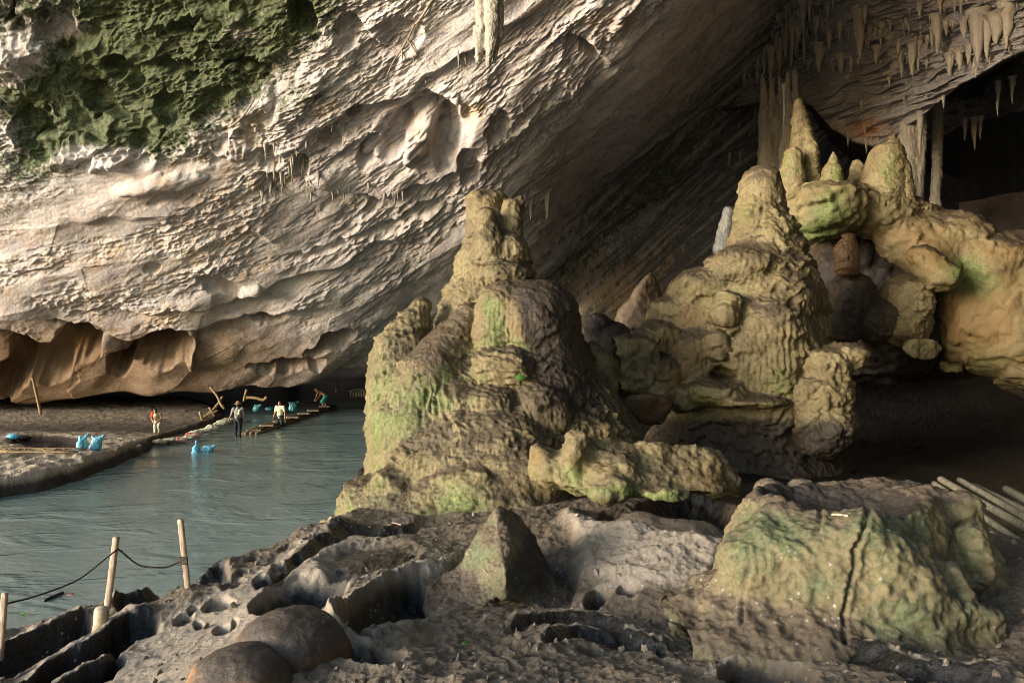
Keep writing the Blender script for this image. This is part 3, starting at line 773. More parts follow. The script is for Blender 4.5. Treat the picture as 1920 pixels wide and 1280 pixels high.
def make_floor():
    cols = np.concatenate([np.linspace(-900, -30, 70), np.linspace(-26, 1946, 1080), np.linspace(1960, 3200, 60)])
    # rows: even steps of photo height for ground about 3 m below the eye, then farther out
    inv = np.concatenate([np.linspace(1/1.6, 1/4.0, 60)[:-1], np.linspace(1/4.0, 1/19.0, 520)[:-1], np.linspace(1/19., 1/78., 90)])
    Yd = 1/inv
    X = (cols[None]-960)/FPX*Yd[:, None]; Y = np.broadcast_to(Yd[:, None], X.shape).copy()
    X = X.copy()
    g, sd = g_base(X, Y)
    land = sd        # > 0 on the river side of the crest
    PX, PY = pix_of(X, Y, g)
    # bedrock relief
    h = .13*fbm(X*.5, Y*.5, 1.5, 3)+.045*fbm(X*1.7, Y*1.7, 4.5, 4)+.02*fbm(X*7, Y*7, 2.5, 3)
    f1, f2, c = worley2(X*1.1+.4*perlin(X, Y, 3.), Y*.9); h += .06*(f1-.45)
    f1, f2, c = worley2(X*3.1+.3*perlin(X*2, Y*2, 3.), Y*2.6); h += .03*(f1-.45)*(c+.3)
    f1, f2, c = worley2(X*9, Y*7); h += .02*(f1-.45)+.012*ridged(X*5, Y*5, 3.3, 3)+.012*np.abs(perlin(X*11, Y*11, 1.))
    smooth = poly_mask(PX, PY, [(150, 1300), (330, 1150), (480, 1075), (640, 990), (720, 1000), (600, 1080), (480, 1180), (440, 1300)], 30)
    h *= 1-.55*smooth
    dark = np.zeros_like(X); tint = .2+.15*fbm(X*.6, Y*.6, 7.7, 3); moss = np.zeros_like(X)
    wob = 5*perlin(X*2.2, Y*2.2, 1.1)+2*perlin(X*7, Y*7, 1.1); wob2 = 5*perlin(X*2.2, Y*2.2, 8.1)+2*perlin(X*7, Y*7, 5.1)
    for line, ht, wd, dep, reach in RIMS:
        s, t = poly_sd(PX+wob, PY+wob2, line)
        en = sstep(0, .08, t)*sstep(1, .92, t)
        h += en*ht*np.exp(-(np.abs(s)/(wd*1.6))**2)
        if dep:
            pit = en*sstep(2, 12, s)*sstep(reach, reach*.55, s)
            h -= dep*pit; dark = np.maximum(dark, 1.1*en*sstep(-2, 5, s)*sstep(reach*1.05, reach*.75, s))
        tint += .45*en*np.exp(-(s/(wd*1.4))**2)
    for (x, y, rx, ry, an, dp) in PITS:
        ca, sa = math.cos(an), math.sin(an)
        ex = ((PX+wob*1.2-x)*ca+(PY+wob2*1.2-y)*sa)/rx; ey = (-(PX+wob*1.2-x)*sa+(PY+wob2*1.2-y)*ca)/ry
        q = ex*ex+ey*ey
        m = sstep(1.25, .55, q)
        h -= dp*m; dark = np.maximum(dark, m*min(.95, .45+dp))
        tint += .22*np.exp(-((np.sqrt(q)-1.25)/.16)**2)
    tint += .85*smooth
    # raised slope by the long boulder, its light painted in with pale tint
    sl = poly_mask(PX, PY, [(1080, 1000), (1180, 1010), (1370, 1040), (1330, 1100), (1240, 1110), (1090, 1080)], 16); tint += .55*sl; h += .16*sl
    dark = np.maximum(dark, .8*sstep(14, 18, Y+.3*X))  # shade painted into the floor beyond the great stalagmites
    moss += .3*poly_mask(PX, PY, [(760, 1010), (880, 1000), (900, 1100), (780, 1080)], 20)
    z = g+h
    # river bed: drops away beyond the crest
    k = sstep(0.0, 1.6, land); k0 = sstep(.0, .55, land)
    bed = .10-.22*land*.8+.05*fbm(X*1.3, Y*1.3, 3.3, 3)
    bed = np.maximum(bed, -1.2)
    near = sstep(14, 9, Y)
    bed += near*.30*sstep(3.2, .4, land)
    z = np.where(land > 0, z*(1-k0)+bed*k0, z)
    dark = dark*(1-k0); tint = tint*(1-.6*k0)
    wet = np.clip(dark+k0*.8, 0, 1)
    V = np.stack([X, Y, z], -1)
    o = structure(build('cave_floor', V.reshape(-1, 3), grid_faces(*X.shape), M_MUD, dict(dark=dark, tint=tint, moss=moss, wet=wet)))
    return X, Y, z
FX, FY, FZ = make_floor()
def floor_z(x, y):
    """height of the finished cave floor at a world point"""
    i = int(np.argmin(np.abs(FY[:, 0]-y))); j = int(np.argmin(np.abs(FX[i]-x)))
    return float(FZ[i, j])
def floor_hit(px, py):
    """where the line of sight of a photo pixel meets the floor"""
    j = int(np.argmin(np.abs((FX[300]/FY[300]*FPX+960)-px)))
    q = 640-FPX*(FZ[:, j]-CAM_Z)/FY[:, j]
    i = int(np.argmax(q <= py))
    return np.array([FX[i, j], FY[i, j], FZ[i, j]])

# ------------------------------------------------------------------ far mud bank
def bank_edge(x):
    """y of the water's edge on the far bank"""
    return np.interp(x, [-40, -25, -19, -14.4, -13.8, -14.5, -15.2][:4], [9, 13.5, 16, 19.0])
BANK = [(-60, 2), (-30, 10), (-20, 15.5), (-14.6, 18.8), (-13.6, 22), (-14.2, 25.5), (-15.2, 29.5), (-15.6, 32.2), (-15.6, 36), (-16.5, 40), (-19, 45), (-30, 60)]
def make_bank():
    cols = np.concatenate([np.linspace(-900, -20, 60), np.linspace(-15, 460, 420)])
    Yd = 1/np.linspace(1/11., 1/52., 330)
    X = (cols[None]-960)/FPX*Yd[:, None]; Y = np.broadcast_to(Yd[:, None], X.shape).copy(); X = X.copy()
    s, t = poly_sd(X, Y, BANK)
    s = s+.5*perlin(X*.7, Y*.7, 2.)+.2*perlin(X*2.1, Y*2.1, 2.)
    inl = s
    top = .55+.022*np.maximum(inl, 0)+.55*sstep(33, 38, Y)
    top += .10*fbm(X*.5, Y*.5, 4.1, 3)+.07*fbm(X*1.8, Y*1.8, 1.1, 3)
    f1, f2, c = worley2(X*1.4, Y*1.0); top += .16*(f1-.45)*(.4+c)
    f1, f2, c = worley2(X*3.5, Y*2.4); top += .07*(f1-.45)
    px, py = pix_of(X, Y, np.full(X.shape, .55))
    q = ((px-95)/78)**2+((py-822)/15)**2
    pit = sstep(1.3, .6, q+.15*perlin(X, Y, 2.)); top -= .5*pit
    tapered = np.interp(Y, [0, 24, 30, 33], [1, 1, .6, .28])
    z = np.where(inl > 0, -.3+(top*tapered+.3)*sstep(0, .7, inl), -.3+.5*inl)
    z = np.maximum(z, -1.5)
    dark = .95*pit+.22*sstep(29, 35, Y)+.55*sstep(.5, .1, z)+.35*sstep(1.2, .3, inl)
    tint = .3+.6*sstep(27, 22, Y)+.2*fbm(X*.5, Y*.5, 9., 2)
    structure(build('mud_bank', np.stack([X, Y, z], -1).reshape(-1, 3), grid_faces(*X.shape), M_BANK, dict(dark=dark, tint=tint)))
    return X, Y, z
BX, BY, BZ = make_bank()
def bank_z(x, y):
    i = int(np.argmin(np.abs(BY[:, 0]-y))); j = int(np.argmin(np.abs(BX[i]-x)))
    return float(BZ[i, j])
def bank_hit(px, py):
    j = int(np.argmin(np.abs((BX[100]/BY[100]*FPX+960)-px)))
    q = 640-FPX*(BZ[:, j]-CAM_Z)/BY[:, j]
    i = int(np.argmax(q <= py))
    return np.array([BX[i, j], BY[i, j], BZ[i, j]])

# ------------------------------------------------------------------ river
def make_river():
    cols = np.linspace(-900, 930, 380); Yd = 1/np.linspace(1/2.5, 1/80., 420)
    X = (cols[None]-960)/FPX*Yd[:, None]; Y = np.broadcast_to(Yd[:, None], X.shape)
    g, sd = g_base(X, Y); land = sd
    sh = sstep(2.6, -.2, land)*sstep(15, 10.5, Y)*.95
    sh = np.maximum(sh, sstep(1.5, -.2, land)*.45)
    z = .004*perlin(X*1.1, Y*1.1, .3)+.006*perlin(X*.5, Y*.9, 5.3)
    structure(build('river', np.stack([X, Y, z], -1).reshape(-1, 3), grid_faces(*X.shape), M_WATER, dict(shallow=sh)))
make_river()
# open country outside the cave mouth, left and behind: unseen, added to bounce light up to the roof
u, v = np.meshgrid(np.linspace(-1, 1, 60), np.linspace(-1, 1, 60))
gx = -40+u*260; gy = -60+v*200
gz = -.6-.15+0*u+.5*fbm(gx*.03, gy*.03, 1.2, 3)-1.2
structure(build('added_unseen_ground', np.stack([gx, gy, gz], -1).reshape(-1, 3), grid_faces(60, 60), M_BANK, dict(dark=0*u, tint=0*u+.8)))
# ------------------------------------------------------------------ flowstone formations
def flow_detail(V, N, s=1.0, amt=1.0, flute=1.0, tier=1.0, seed=0.0):
    """terraces, drip flutes and popcorn, metres along the normal; returns displacement, and masks of crust and of dirt lying on top"""
    x, y, z = V[:, 0]+seed, V[:, 1]-seed*.7, V[:, 2]
    steep = sstep(.95, .6, np.abs(N[:, 2]))
    lump = fbm(x*.9/s, y*.9/s, z*.7/s, 3)
    wz = .5*perlin(x*.9/s, y*.9/s, z*.5/s+2.)
    fl = ridged((x+wz)*2.9/s, (y-wz)*2.9/s, z*.35/s, 2, .55)
    fl2 = ridged((x+wz*.5)*6.5/s, (y-wz*.5)*6.5/s, z*.8/s+5, 2)
    w = 1.3*perlin(x*.55/s, y*.55/s, z*.3/s+7)+.45*perlin(x*1.9/s, y*1.9/s, z*.9/s)
    def terrace(freq, ww, pw):
        ph = z*freq/s+ww; fr = 1-(ph-np.floor(ph)); return (fr**pw)*sstep(1, .88, fr)
    tierm = sstep(-.35, .25, perlin(x*.6/s+3, y*.6/s, z*.5/s))*steep
    tr = terrace(1.25, w+.16*fl+.07*fl2, 1.4)
    tr2 = terrace(3.3, w*2+.5*perlin(x*3/s, y*3/s, z/s)+.22*fl+.12*fl2, 1.2)
    flm = sstep(-.25, .3, perlin(x*.7/s-5, y*.7/s, z*.45/s+9))*steep
    f1 = worley3(x*5/s, y*5/s, z*5/s)
    d = amt*s*(.065*lump-.075*(worley3(x*1.6/s+3, y*1.6/s, z*1.3/s)-.45)+.135*tier*tr*tierm+.06*tier*tr2*tierm+.065*flute*fl*flm*(.3+.7*tr)+.040*flute*fl2*flm*(.3+.7*tr2)+(.065*np.abs(perlin(x*3.6/s+9, y*3.6/s, z*2.6/s))+.055*np.abs(perlin(x*8/s, y*8/s+4, z*5.5/s))-.035)*(1-.5*flm)-.03*(f1-.45)+.024*fbm(x*11/s, y*11/s, z*11/s, 3))
    return d, flm, tr*tierm

def formation(name, blob, mat, label, cat, disp, rx=1, group=None, extra=None):
    V, Q = blob.mesh()
    V = relax(V, Q, rx)
    N = vnormals(V, Q)
    d, at = disp(V, N)
    V2 = V+N*d[:, None]
    N2 = vnormals(V2, Q)
    N2 = N*.75+N2*.25; N2 /= np.linalg.norm(N2, axis=1)[:, None]+1e-9
    if extra: at = extra(V2, N2, at)
    o = build(name, V2, Q, mat, at)
    recenter(o); tag(o, label, cat, group)
    return o
def gp(V):
    """photo coordinates of points, for placing stains and painted shade where the photo has them"""
    return 960+FPX*V[:, 0]/V[:, 1], 640-FPX*(V[:, 2]-CAM_Z)/V[:, 1]
def spots(px, py, lst):
    a = np.zeros(len(px))
    for (x, y, rx, ry, k) in lst: a = a+k*np.exp(-((px-x)/rx)**2-((py-y)/ry)**2)
    return a

def flow_attrs(V, N, moss=(), dark=(), tint=(), mudk=1.0, mud0=.0):
    px, py = gp(V)
    nz = N[:, 2]
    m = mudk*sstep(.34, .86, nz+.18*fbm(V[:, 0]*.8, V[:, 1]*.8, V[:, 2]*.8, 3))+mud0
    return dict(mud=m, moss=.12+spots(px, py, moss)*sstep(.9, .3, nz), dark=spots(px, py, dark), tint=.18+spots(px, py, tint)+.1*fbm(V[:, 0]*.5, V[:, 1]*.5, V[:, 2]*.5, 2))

def rp(o, *lst): pass

# -- the great stalagmite in the middle
def central():
    b = Blob((-5.8, 13.0, -.9), (4.2, 21.6, 9.1), .04)
    C = lambda x1, y1, d1, r1, x2, y2, d2, r2, k=.2: b.cone(P(x1, y1, d1), R(r1, d1), P(x2, y2, d2), R(r2, d2), k)
    E = lambda x, y, d, rx, ry, k=.2, dep=1.0: b.ell(P(x, y, d), (R(rx, d), R(rx, d)*dep, R(ry, d)), k)
    # core of the spire
    C(922, 440, 19.6, 44, 925, 500, 19.5, 64); C(925, 500, 19.5, 64, 922, 590, 19.3, 88); C(918, 590, 19.3, 86, 900, 860, 18.4, 150)
    E(935, 520, 18.9, 58, 34, .12); E(900, 560, 18.8, 40, 44, .15); E(955, 470, 19.0, 36, 34, .12)
    C(1010, 780, 18.2, 90, 1040, 870, 17.6, 120); C(895, 665, 18.1, 74, 870, 880, 17.3, 172, .35); C(1020, 720, 17.9, 88, 1065, 880, 17.4, 145, .35); C(930, 870, 16.2, 120, 930, 960, 15.8, 150, .5)
    # crowning stumps
    b.cone(P(911, 386, 19.8), R(34, 19.8), P(908, 520, 19.7), R(44, 19.7), .08)
    b.cone(P(957, 387, 19.4), R(15, 19.4), P(962, 490, 19.2), R(26, 19.2), .06)
    b.cone(P(911, 407, 18.9), R(19, 18.9), P(915, 470, 18.8), R(32, 18.8), .08)
    # flat cut top of the tallest stump
    b.convex([P(x, y, d) for x in (850, 941) for d in (18.4, 21.4) for y in (290, 357)], .03, .10, 'sub')
    # left flank of the spire
    C(868, 540, 19.4, 24, 848, 640, 19.0, 34)
    # front dome and its lit lobe
    E(994, 606, 17.6, 92, 84, .1); C(1000, 640, 17.6, 88, 1018, 740, 17.4, 96, .25); C(1050, 660, 17.9, 44, 1085, 790, 17.6, 70, .2)
    C(940, 566, 17.2, 40, 932, 632, 17.0, 44, .08); E(1075, 700, 18.0, 40, 60, .2)
    # ridge coming down to the left
    C(880, 592, 17.7, 26, 812, 705, 17.1, 60, .15); C(812, 705, 17.1, 60, 775, 800, 16.8, 76, .3)
    # left finger and shoulder
    C(790, 576, 18.2, 22, 782, 606, 18.1, 27, .05); C(780, 606, 18.1, 28, 757, 655, 18.0, 46, .1); C(757, 655, 18.0, 46, 747, 720, 17.9, 56, .12); C(748, 700, 17.9, 54, 752, 800, 17.7, 58, .25); C(748, 800, 17.5, 50, 748, 905, 17.2, 54, .3)
    # shell-like tiers in the middle
    E(945, 690, 16.5, 62, 44, .08, .8); E(922, 762, 16.1, 52, 44, .1); E(1008, 775, 16.3, 62, 62, .15); E(862, 775, 16.4, 52, 56, .2)
    C(1088, 750, 17.6, 56, 1130, 840, 17.2, 66, .3)
    # skirts
    E(860, 866, 16.2, 116, 66, .3); E(930, 840, 15.8, 76, 46, .2); E(770, 870, 16.6, 62, 66, .2)
    E(700, 938, 16.2, 60, 52, .18); E(748, 925, 15.5, 54, 54, .2); E(668, 967, 16.3, 32, 38, .15); E(645, 987, 16.6, 24, 20, .12)
    E(830, 950, 14.9, 58, 60, .2); E(872, 925, 14.8, 44, 50, .12); E(800, 1000, 14.6, 70, 40, .3); E(1000, 880, 15.5, 80, 46, .4)
    C(640, 1010, 16.4, 30, 760, 1020, 15.6, 60, .3); E(790, 955, 15.8, 130, 58, .4); E(880, 905, 15.5, 84, 54, .35)
    b.convex([P(x, y, d) for x, y, d in ((800, 890, 14.6), (905, 872, 14.4), (918, 880, 14.3), (925, 905, 14.5), (912, 950, 14.3), (875, 992, 14.0), (770, 1004, 14.0), (745, 970, 14.6), (800, 880, 16), (930, 900, 16), (900, 990, 15.5), (760, 1000, 15.6))], .06, .12)
    b.warp(.06, 1.3)
    def disp(V, N):
        px, py = gp(V)
        d, flm, tr = flow_detail(V, N, .75, 1.0, 1.6, .7)
        # smooth the ash-brown ridges and the dome
        sm = spots(px, py, [(830, 690, 50, 60, .7), (900, 600, 30, 60, .5), (1060, 640, 50, 80, .5), (790, 590, 22, 40, .4), (910, 400, 40, 40, .55), (1020, 560, 60, 30, .6)])
        d *= 1-np.clip(sm, 0, .8)
        # the stacked shells, drooping to the right
        sh = np.exp(-((px-945)/75)**2-((py-690)/52)**2)
        ph = (py-.28*px)/13.0+.8*perlin(px/26, py/26, 2.2); fr = ph-np.floor(ph)
        d += .11*sh*(fr**1.3*sstep(1, .88, fr)-.4)
        sc = np.exp(-((px-820)/60)**2-((py-760)/40)**2)
        d += .10*sc*ridged(px/16, py/40, 1.2, 2)
        # grooves under the finger tip and down the dome
        g = np.exp(-((px-790)/22)**2-((py-592)/22)**2)+.8*np.exp(-((px-945)/40)**2-((py-610)/45)**2)
        d += .018*g*np.sin(px/1.4+2.4*perlin(px/9, py/30, 1.))
        return d, tr
    MOSS = [(925, 590, 24, 60, .55), (950, 640, 40, 20, .3), (760, 770, 70, 60, .40), (840, 740, 60, 40, .4), (800, 830, 60, 40, .25), (720, 730, 26, 120, .25), (690, 940, 60, 50, .45), (830, 930, 80, 50, .5),
            (880, 960, 30, 40, .4), (930, 650, 70, 14, .3), (705, 820, 12, 100, .3), (880, 720, 60, 30, .3), (640, 975, 30, 30, .2)]
    DARK = [(1060, 620, 60, 110, .9), (1005, 590, 36, 70, .75), (1000, 545, 60, 30, .5), (1050, 700, 60, 60, .5), (1110, 760, 60, 80, .55), (1020, 680, 50, 40, .3), (960, 430, 30, 30, .15)]  # dark coating that also paints in the dome's shaded right side
    TINT = [(990, 610, 40, 60, .4), (1010, 690, 40, 30, .4), (915, 380, 40, 30, .3), (860, 990, 60, 20, .5), (1130, 800, 40, 40, .4)]
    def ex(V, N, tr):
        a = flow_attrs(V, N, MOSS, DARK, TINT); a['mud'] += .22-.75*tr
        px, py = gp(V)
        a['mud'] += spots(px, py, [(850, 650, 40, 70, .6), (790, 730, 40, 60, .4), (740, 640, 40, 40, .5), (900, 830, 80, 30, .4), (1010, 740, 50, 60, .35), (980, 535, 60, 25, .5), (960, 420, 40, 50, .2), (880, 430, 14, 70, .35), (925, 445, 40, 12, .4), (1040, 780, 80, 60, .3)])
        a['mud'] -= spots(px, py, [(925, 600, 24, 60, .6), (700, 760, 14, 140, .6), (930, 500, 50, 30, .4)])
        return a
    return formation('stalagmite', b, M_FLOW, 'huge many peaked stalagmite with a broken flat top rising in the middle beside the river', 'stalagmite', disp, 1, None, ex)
central()

# -- the second great stalagmite, right of it
def right_great():
    b = Blob((3.3, 18.4, .3), (12.6, 26.0, 10.8), .05)
    D = 22.5
    C = lambda x1, y1, r1, x2, y2, r2, d1=D, d2=D, k=.3: b.cone(P(x1, y1, d1), R(r1, d1), P(x2, y2, d2), R(r2, d2), k)
    E = lambda x, y, d, rx, ry, k=.3, dep=1.0: b.ell(P(x, y, d), (R(rx, d), R(rx, d)*dep, R(ry, d)), k)
    C(1426, 350, 36, 1426, 405, 42, k=.15); b.cone(P(1421, 318, D), R(5, D), P(1424, 345, D), R(24, D), .2)
    C(1424, 415, 40, 1432, 470, 62, k=.2); C(1434, 470, 62, 1425, 560, 112, k=.4); C(1425, 570, 108, 1400, 660, 130, k=.4); C(1400, 660, 130, 1395, 740, 130, k=.4); C(1390, 740, 118, 1390, 920, 230, 23.0, 23.6, k=.5)
    E(1320, 540, 22.2, 62, 40, .3); E(1390, 500, 21.6, 60, 40, .3); E(1460, 560, 21.8, 66, 60, .3)
    E(1430, 620, 21.2, 76, 70, .2); E(1480, 610, 21.4, 44, 60, .2); E(1300, 600, 22.2, 54, 60, .3)
    b.cone(P(1362, 566, 20.7), R(22, 20.7), P(1362, 590, 20.6), R(26, 20.6), .06); b.cone(P(1372, 590, 20.7), R(22, 20.7), P(1368, 618, 20.7), R(20, 20.7), .06)
    b.cone(P(1343, 636, 20.5), R(17, 20.5), P(1342, 662, 20.5), R(15, 20.5), .05)
    E(1440, 690, 21.0, 60, 60, .18); E(1340, 735, 20.8, 62, 30, .18); E(1400, 750, 20.6, 70, 14, .15); E(1300, 680, 21.4, 50, 60, .25); E(1500, 700, 21.6, 24, 60, .2)
    b.ell(P(1358, 700, 20.5), (R(26, 20.5), .9, R(13, 20.5)), .08, 'sub')
    # rubble of fused lumps to the left
    for (x, y, d, r) in [(1225, 640, 21.8, 44), (1190, 660, 21.5, 40), (1260, 590, 22.4, 42), (1240, 700, 21.2, 40), (1200, 710, 21.0, 30), (1285, 745, 21, 34), (1165, 690, 21.3, 26), (1240, 735, 20.9, 30)]:
        E(x, y, d, r, r*.85, .16)
    b.warp(.09, 1.2)
    def disp(V, N):
        d, flm, tr = flow_detail(V, N, .8, 1.0, 1.6, .9, 40.0)
        px, py = gp(V)
        sm = spots(px, py, [(1426, 340, 40, 30, .6), (1380, 745, 70, 14, .4)])
        d *= 1-np.clip(sm, 0, .8)
        g = np.exp(-((px-1480)/50)**2-((py-640)/55)**2)+np.exp(-((px-1365)/22)**2-((py-605)/30)**2)+.5*np.exp(-((px-1430)/40)**2-((py-385)/24)**2)+.8*np.exp(-((px-1450)/50)**2-((py-700)/40)**2)
        d += .022*g*np.sin(px/1.7+2.6*perlin(px/10, py/30, 4.))
        rb = np.exp(-((px-1215)/60)**2-((py-680)/50)**2); d += .16*rb*ridged(px/20, py/20, 3.3, 3)+.22*rb*np.abs(perlin(px/26, py/24, V[:, 1]*1.4))
        return d, tr
    def ex(V, N, tr):
        px, py = gp(V)
        a = flow_attrs(V, N, [(1400, 400, 30, 30, .3), (1320, 740, 40, 30, .35), (1460, 720, 40, 40, .4), (1340, 540, 60, 30, .2)], [(1330, 620, 12, 30, .2), (1530, 640, 30, 90, .5), (1180, 620, 40, 30, .5), (1260, 660, 30, 60, .35)], [(1270, 640, 50, 40, .5), (1425, 325, 30, 20, .4), (1250, 700, 40, 30, .4), (1300, 590, 40, 50, .3)])
        a['mud'] += .34-.75*tr+spots(px, py, [(1500, 560, 40, 90, .4), (1230, 660, 60, 50, .3)]); a['dark'] += .8*sstep(765, 800, py)  # dark below the shelf is painted shade on the base
        a['mud'] += spots(px, py, [(1426, 325, 40, 18, .6), (1430, 480, 70, 20, .3), (1340, 520, 60, 14, .4)])
        return a
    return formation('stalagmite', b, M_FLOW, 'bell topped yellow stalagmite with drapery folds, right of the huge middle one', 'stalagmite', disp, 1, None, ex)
right_great()

# -- ridge of flowstone on the right with its spires
def mound():
    b = Blob((8.6, 21.5, .2), (26.5, 32, 10.6), .085)
    E = lambda x, y, d, rx, ry, k=.4, dep=1.0: b.ell(P(x, y, d), (R(rx, d), R(rx, d)*dep, R(ry, d)), k)
    C = lambda x1, y1, d1, r1, x2, y2, d2, r2, k=.4: b.cone(P(x1, y1, d1), R(r1, d1), P(x2, y2, d2), R(r2, d2), k)
    E(1530, 395, 27.0, 64, 64, .25); E(1490, 370, 27.4, 40, 44, .25); E(1560, 385, 26.4, 44, 52, .2); E(1640, 392, 27.4, 60, 46, .25)
    C(1650, 400, 27.6, 44, 1780, 470, 27.2, 62); C(1780, 460, 27.2, 60, 1960, 520, 27.6, 70)
    C(1700, 450, 27.0, 44, 1760, 510, 26.4, 34, .3)
    E(1880, 580, 26.8, 110, 140, .5, .8); E(1850, 500, 26.6, 70, 60, .4); E(1950, 620, 26.6, 100, 130, .5); E(1790, 690, 26.4, 14, 14, .2)
    # hanging shelf below the ridge
    C(1720, 478, 25.2, 18, 1765, 520, 25.0, 22, .2)
    b.warp(.3, .55)
    def disp(V, N):
        d, flm, tr = flow_detail(V, N, 1.3, 1.2, 1.0, .8, 77.0)
        px, py = gp(V)
        slope = np.exp(-((px-1870)/90)**2-((py-600)/130)**2)
        d = d*(1-.5*slope)+.06*slope*ridged((px+py)/16, (py-px)/60, 1.4, 2)
        return d, None
    def ex(V, N, _):
        px, py = gp(V)
        a = flow_attrs(V, N, [(1560, 400, 40, 50, .75), (1500, 430, 40, 20, .5), (1830, 530, 50, 40, .55), (1800, 500, 40, 30, .4), (1840, 680, 60, 40, .3), (1640, 410, 30, 16, .35), (1530, 445, 60, 12, .4)], [(1640, 470, 60, 40, .5)],
                       [(1740, 480, 50, 40, .4), (1800, 600, 40, 60, .4), (1880, 470, 60, 20, .3), (1850, 600, 90, 110, .5), (1700, 440, 60, 30, .3)], .8, .12)
        a['dark'] += .95*sstep(690, 760, py)  # painted shade: the slope's lower part coloured toward black
        return a
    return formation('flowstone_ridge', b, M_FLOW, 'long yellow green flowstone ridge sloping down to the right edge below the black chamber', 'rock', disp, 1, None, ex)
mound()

def spire(pts, d, label, mat=None, sy=1.0, h=.05, k=.12, seed=0.0, group=None, moss=(), dark0=0.0, cat='stalagmite', tier=.8, name='stalagmite', fl=1.0, more=()):
    """pts: (px, py, radius px) from the tip down"""
    chains = [pts]+list(more); A = [P(x, y, d) for c in chains for x, y, r in c]; rr = [R(r, d) for c in chains for x, y, r in c]
    lo = np.min([a-r for a, r in zip(A, rr)], 0)-.35; hi = np.max([a+r for a, r in zip(A, rr)], 0)+.35
    b = Blob(lo, hi, h)
    i0 = 0
    for c in chains:
        for i in range(i0, i0+len(c)-1): b.cone(A[i], rr[i], A[i+1], rr[i+1], k if i else 0)
        i0 += len(c)
    s = .5
    def disp(V, N):
        dd, _, _ = flow_detail(V, N, s, 1.0, fl, tier, seed)
        return dd, None
    def ex(V, N, _):
        a = flow_attrs(V, N, moss, (), (), .6); a['dark'] = a['dark']+dark0
        return a
    return formation(name, b, mat or M_FLOW, label, cat, disp, 1, group, ex)
spire([(1497, 190, 5), (1500, 225, 14), (1506, 270, 22), (1508, 330, 30), (1510, 372, 34)], 28.2, 'tall pointed brown stalagmite standing against the dripstone curtain', seed=3, dark0=.35)
spire([(1514, 245, 7), (1520, 290, 13), (1522, 345, 17)], 27.4, 'slim knobbly column leaning against the tall pointed brown stalagmite', seed=5, h=.04)
spire([(1487, 292, 16), (1486, 330, 22), (1486, 360, 24)], 27.0, 'rounded greenish stump below the tall pointed brown stalagmite', seed=8, moss=[(1480, 310, 30, 30, .4)])
spire([(1563, 287, 3), (1562, 302, 7), (1560, 322, 15), (1558, 352, 24)], 26.6, 'small stalagmite with a needle tip, mossy yellow, on the flowstone ridge', seed=11, h=.04, moss=[(1570, 330, 20, 30, .6)])
spire([(1608, 302, 3), (1608, 312, 9), (1607, 334, 14)], 27.6, 'tiny brown beehive stalagmite alone on the ridge before the dark hollow', seed=14, h=.035, dark0=.2)
spire([(1674, 258, 4), (1672, 275, 14), (1662, 300, 32), (1655, 345, 38), (1650, 385, 44)], 27.0, 'broad lumpy stalagmite with a pointed tip at the ridge beside the pale flat column', seed=17, moss=[(1665, 320, 20, 40, .5)])
spire([(1688, 285, 6), (1694, 315, 12), (1698, 360, 15), (1700, 385, 16)], 26.6, 'thin dark rib of dripstone on the right flank of the broad lumpy stalagmite', seed=19, dark0=.4, h=.04)
spire([(1700, 215, 14), (1702, 320, 15), (1700, 400, 18)], 32.6, more=[[(1722, 210, 13), (1720, 320, 12), (1716, 400, 14)], [(1711, 215, 12), (1711, 400, 14)]], dark0=.2, label= 'pale flat sided column behind the broad lumpy stalagmite', mat=M_TITE, seed=23, fl=1.4, name='dripstone_column', cat='column', tier=.2)
spire([(1760, 180, 10), (1756, 330, 8), (1752, 420, 10)], 35, 'slender dim column in the black chamber', mat=M_TITE, seed=29, name='dripstone_column', cat='column', tier=.2, dark0=.3)
spire([(1366, 398, 12), (1362, 425, 13), (1356, 465, 18)], 24.5, 'pale grey broken stump half hidden behind the bell topped stalagmite', mat=M_TITE, seed=31, h=.05, tier=.3, dark0=.62)
spire([(1430, 140, 3), (1432, 210, 9), (1436, 310, 12), (1440, 430, 14)], 35, more=[[(1447, 150, 3), (1450, 220, 11), (1452, 310, 13), (1456, 430, 15)], [(1462, 145, 3), (1464, 250, 12), (1468, 430, 15)], [(1436, 240, 12), (1446, 430, 20)]], dark0=.3, label='blue grey fluted dripstone curtain behind the bell topped stalagmite', mat=M_TITE, seed=37, fl=2.2, tier=.1, name='dripstone_curtain', cat='dripstone curtain', h=.06)
spire([(1476, 140, 3), (1476, 230, 12), (1478, 330, 15), (1478, 420, 17)], 34, more=[[(1490, 135, 3), (1492, 250, 12), (1496, 420, 16)], [(1482, 200, 8), (1484, 420, 14)]], dark0=.2, label= 'greenish white fluted curtain right behind the tall pointed brown stalagmite', mat=M_TITE, seed=41, fl=2.2, tier=.1, name='dripstone_curtain', cat='dripstone curtain', h=.06)

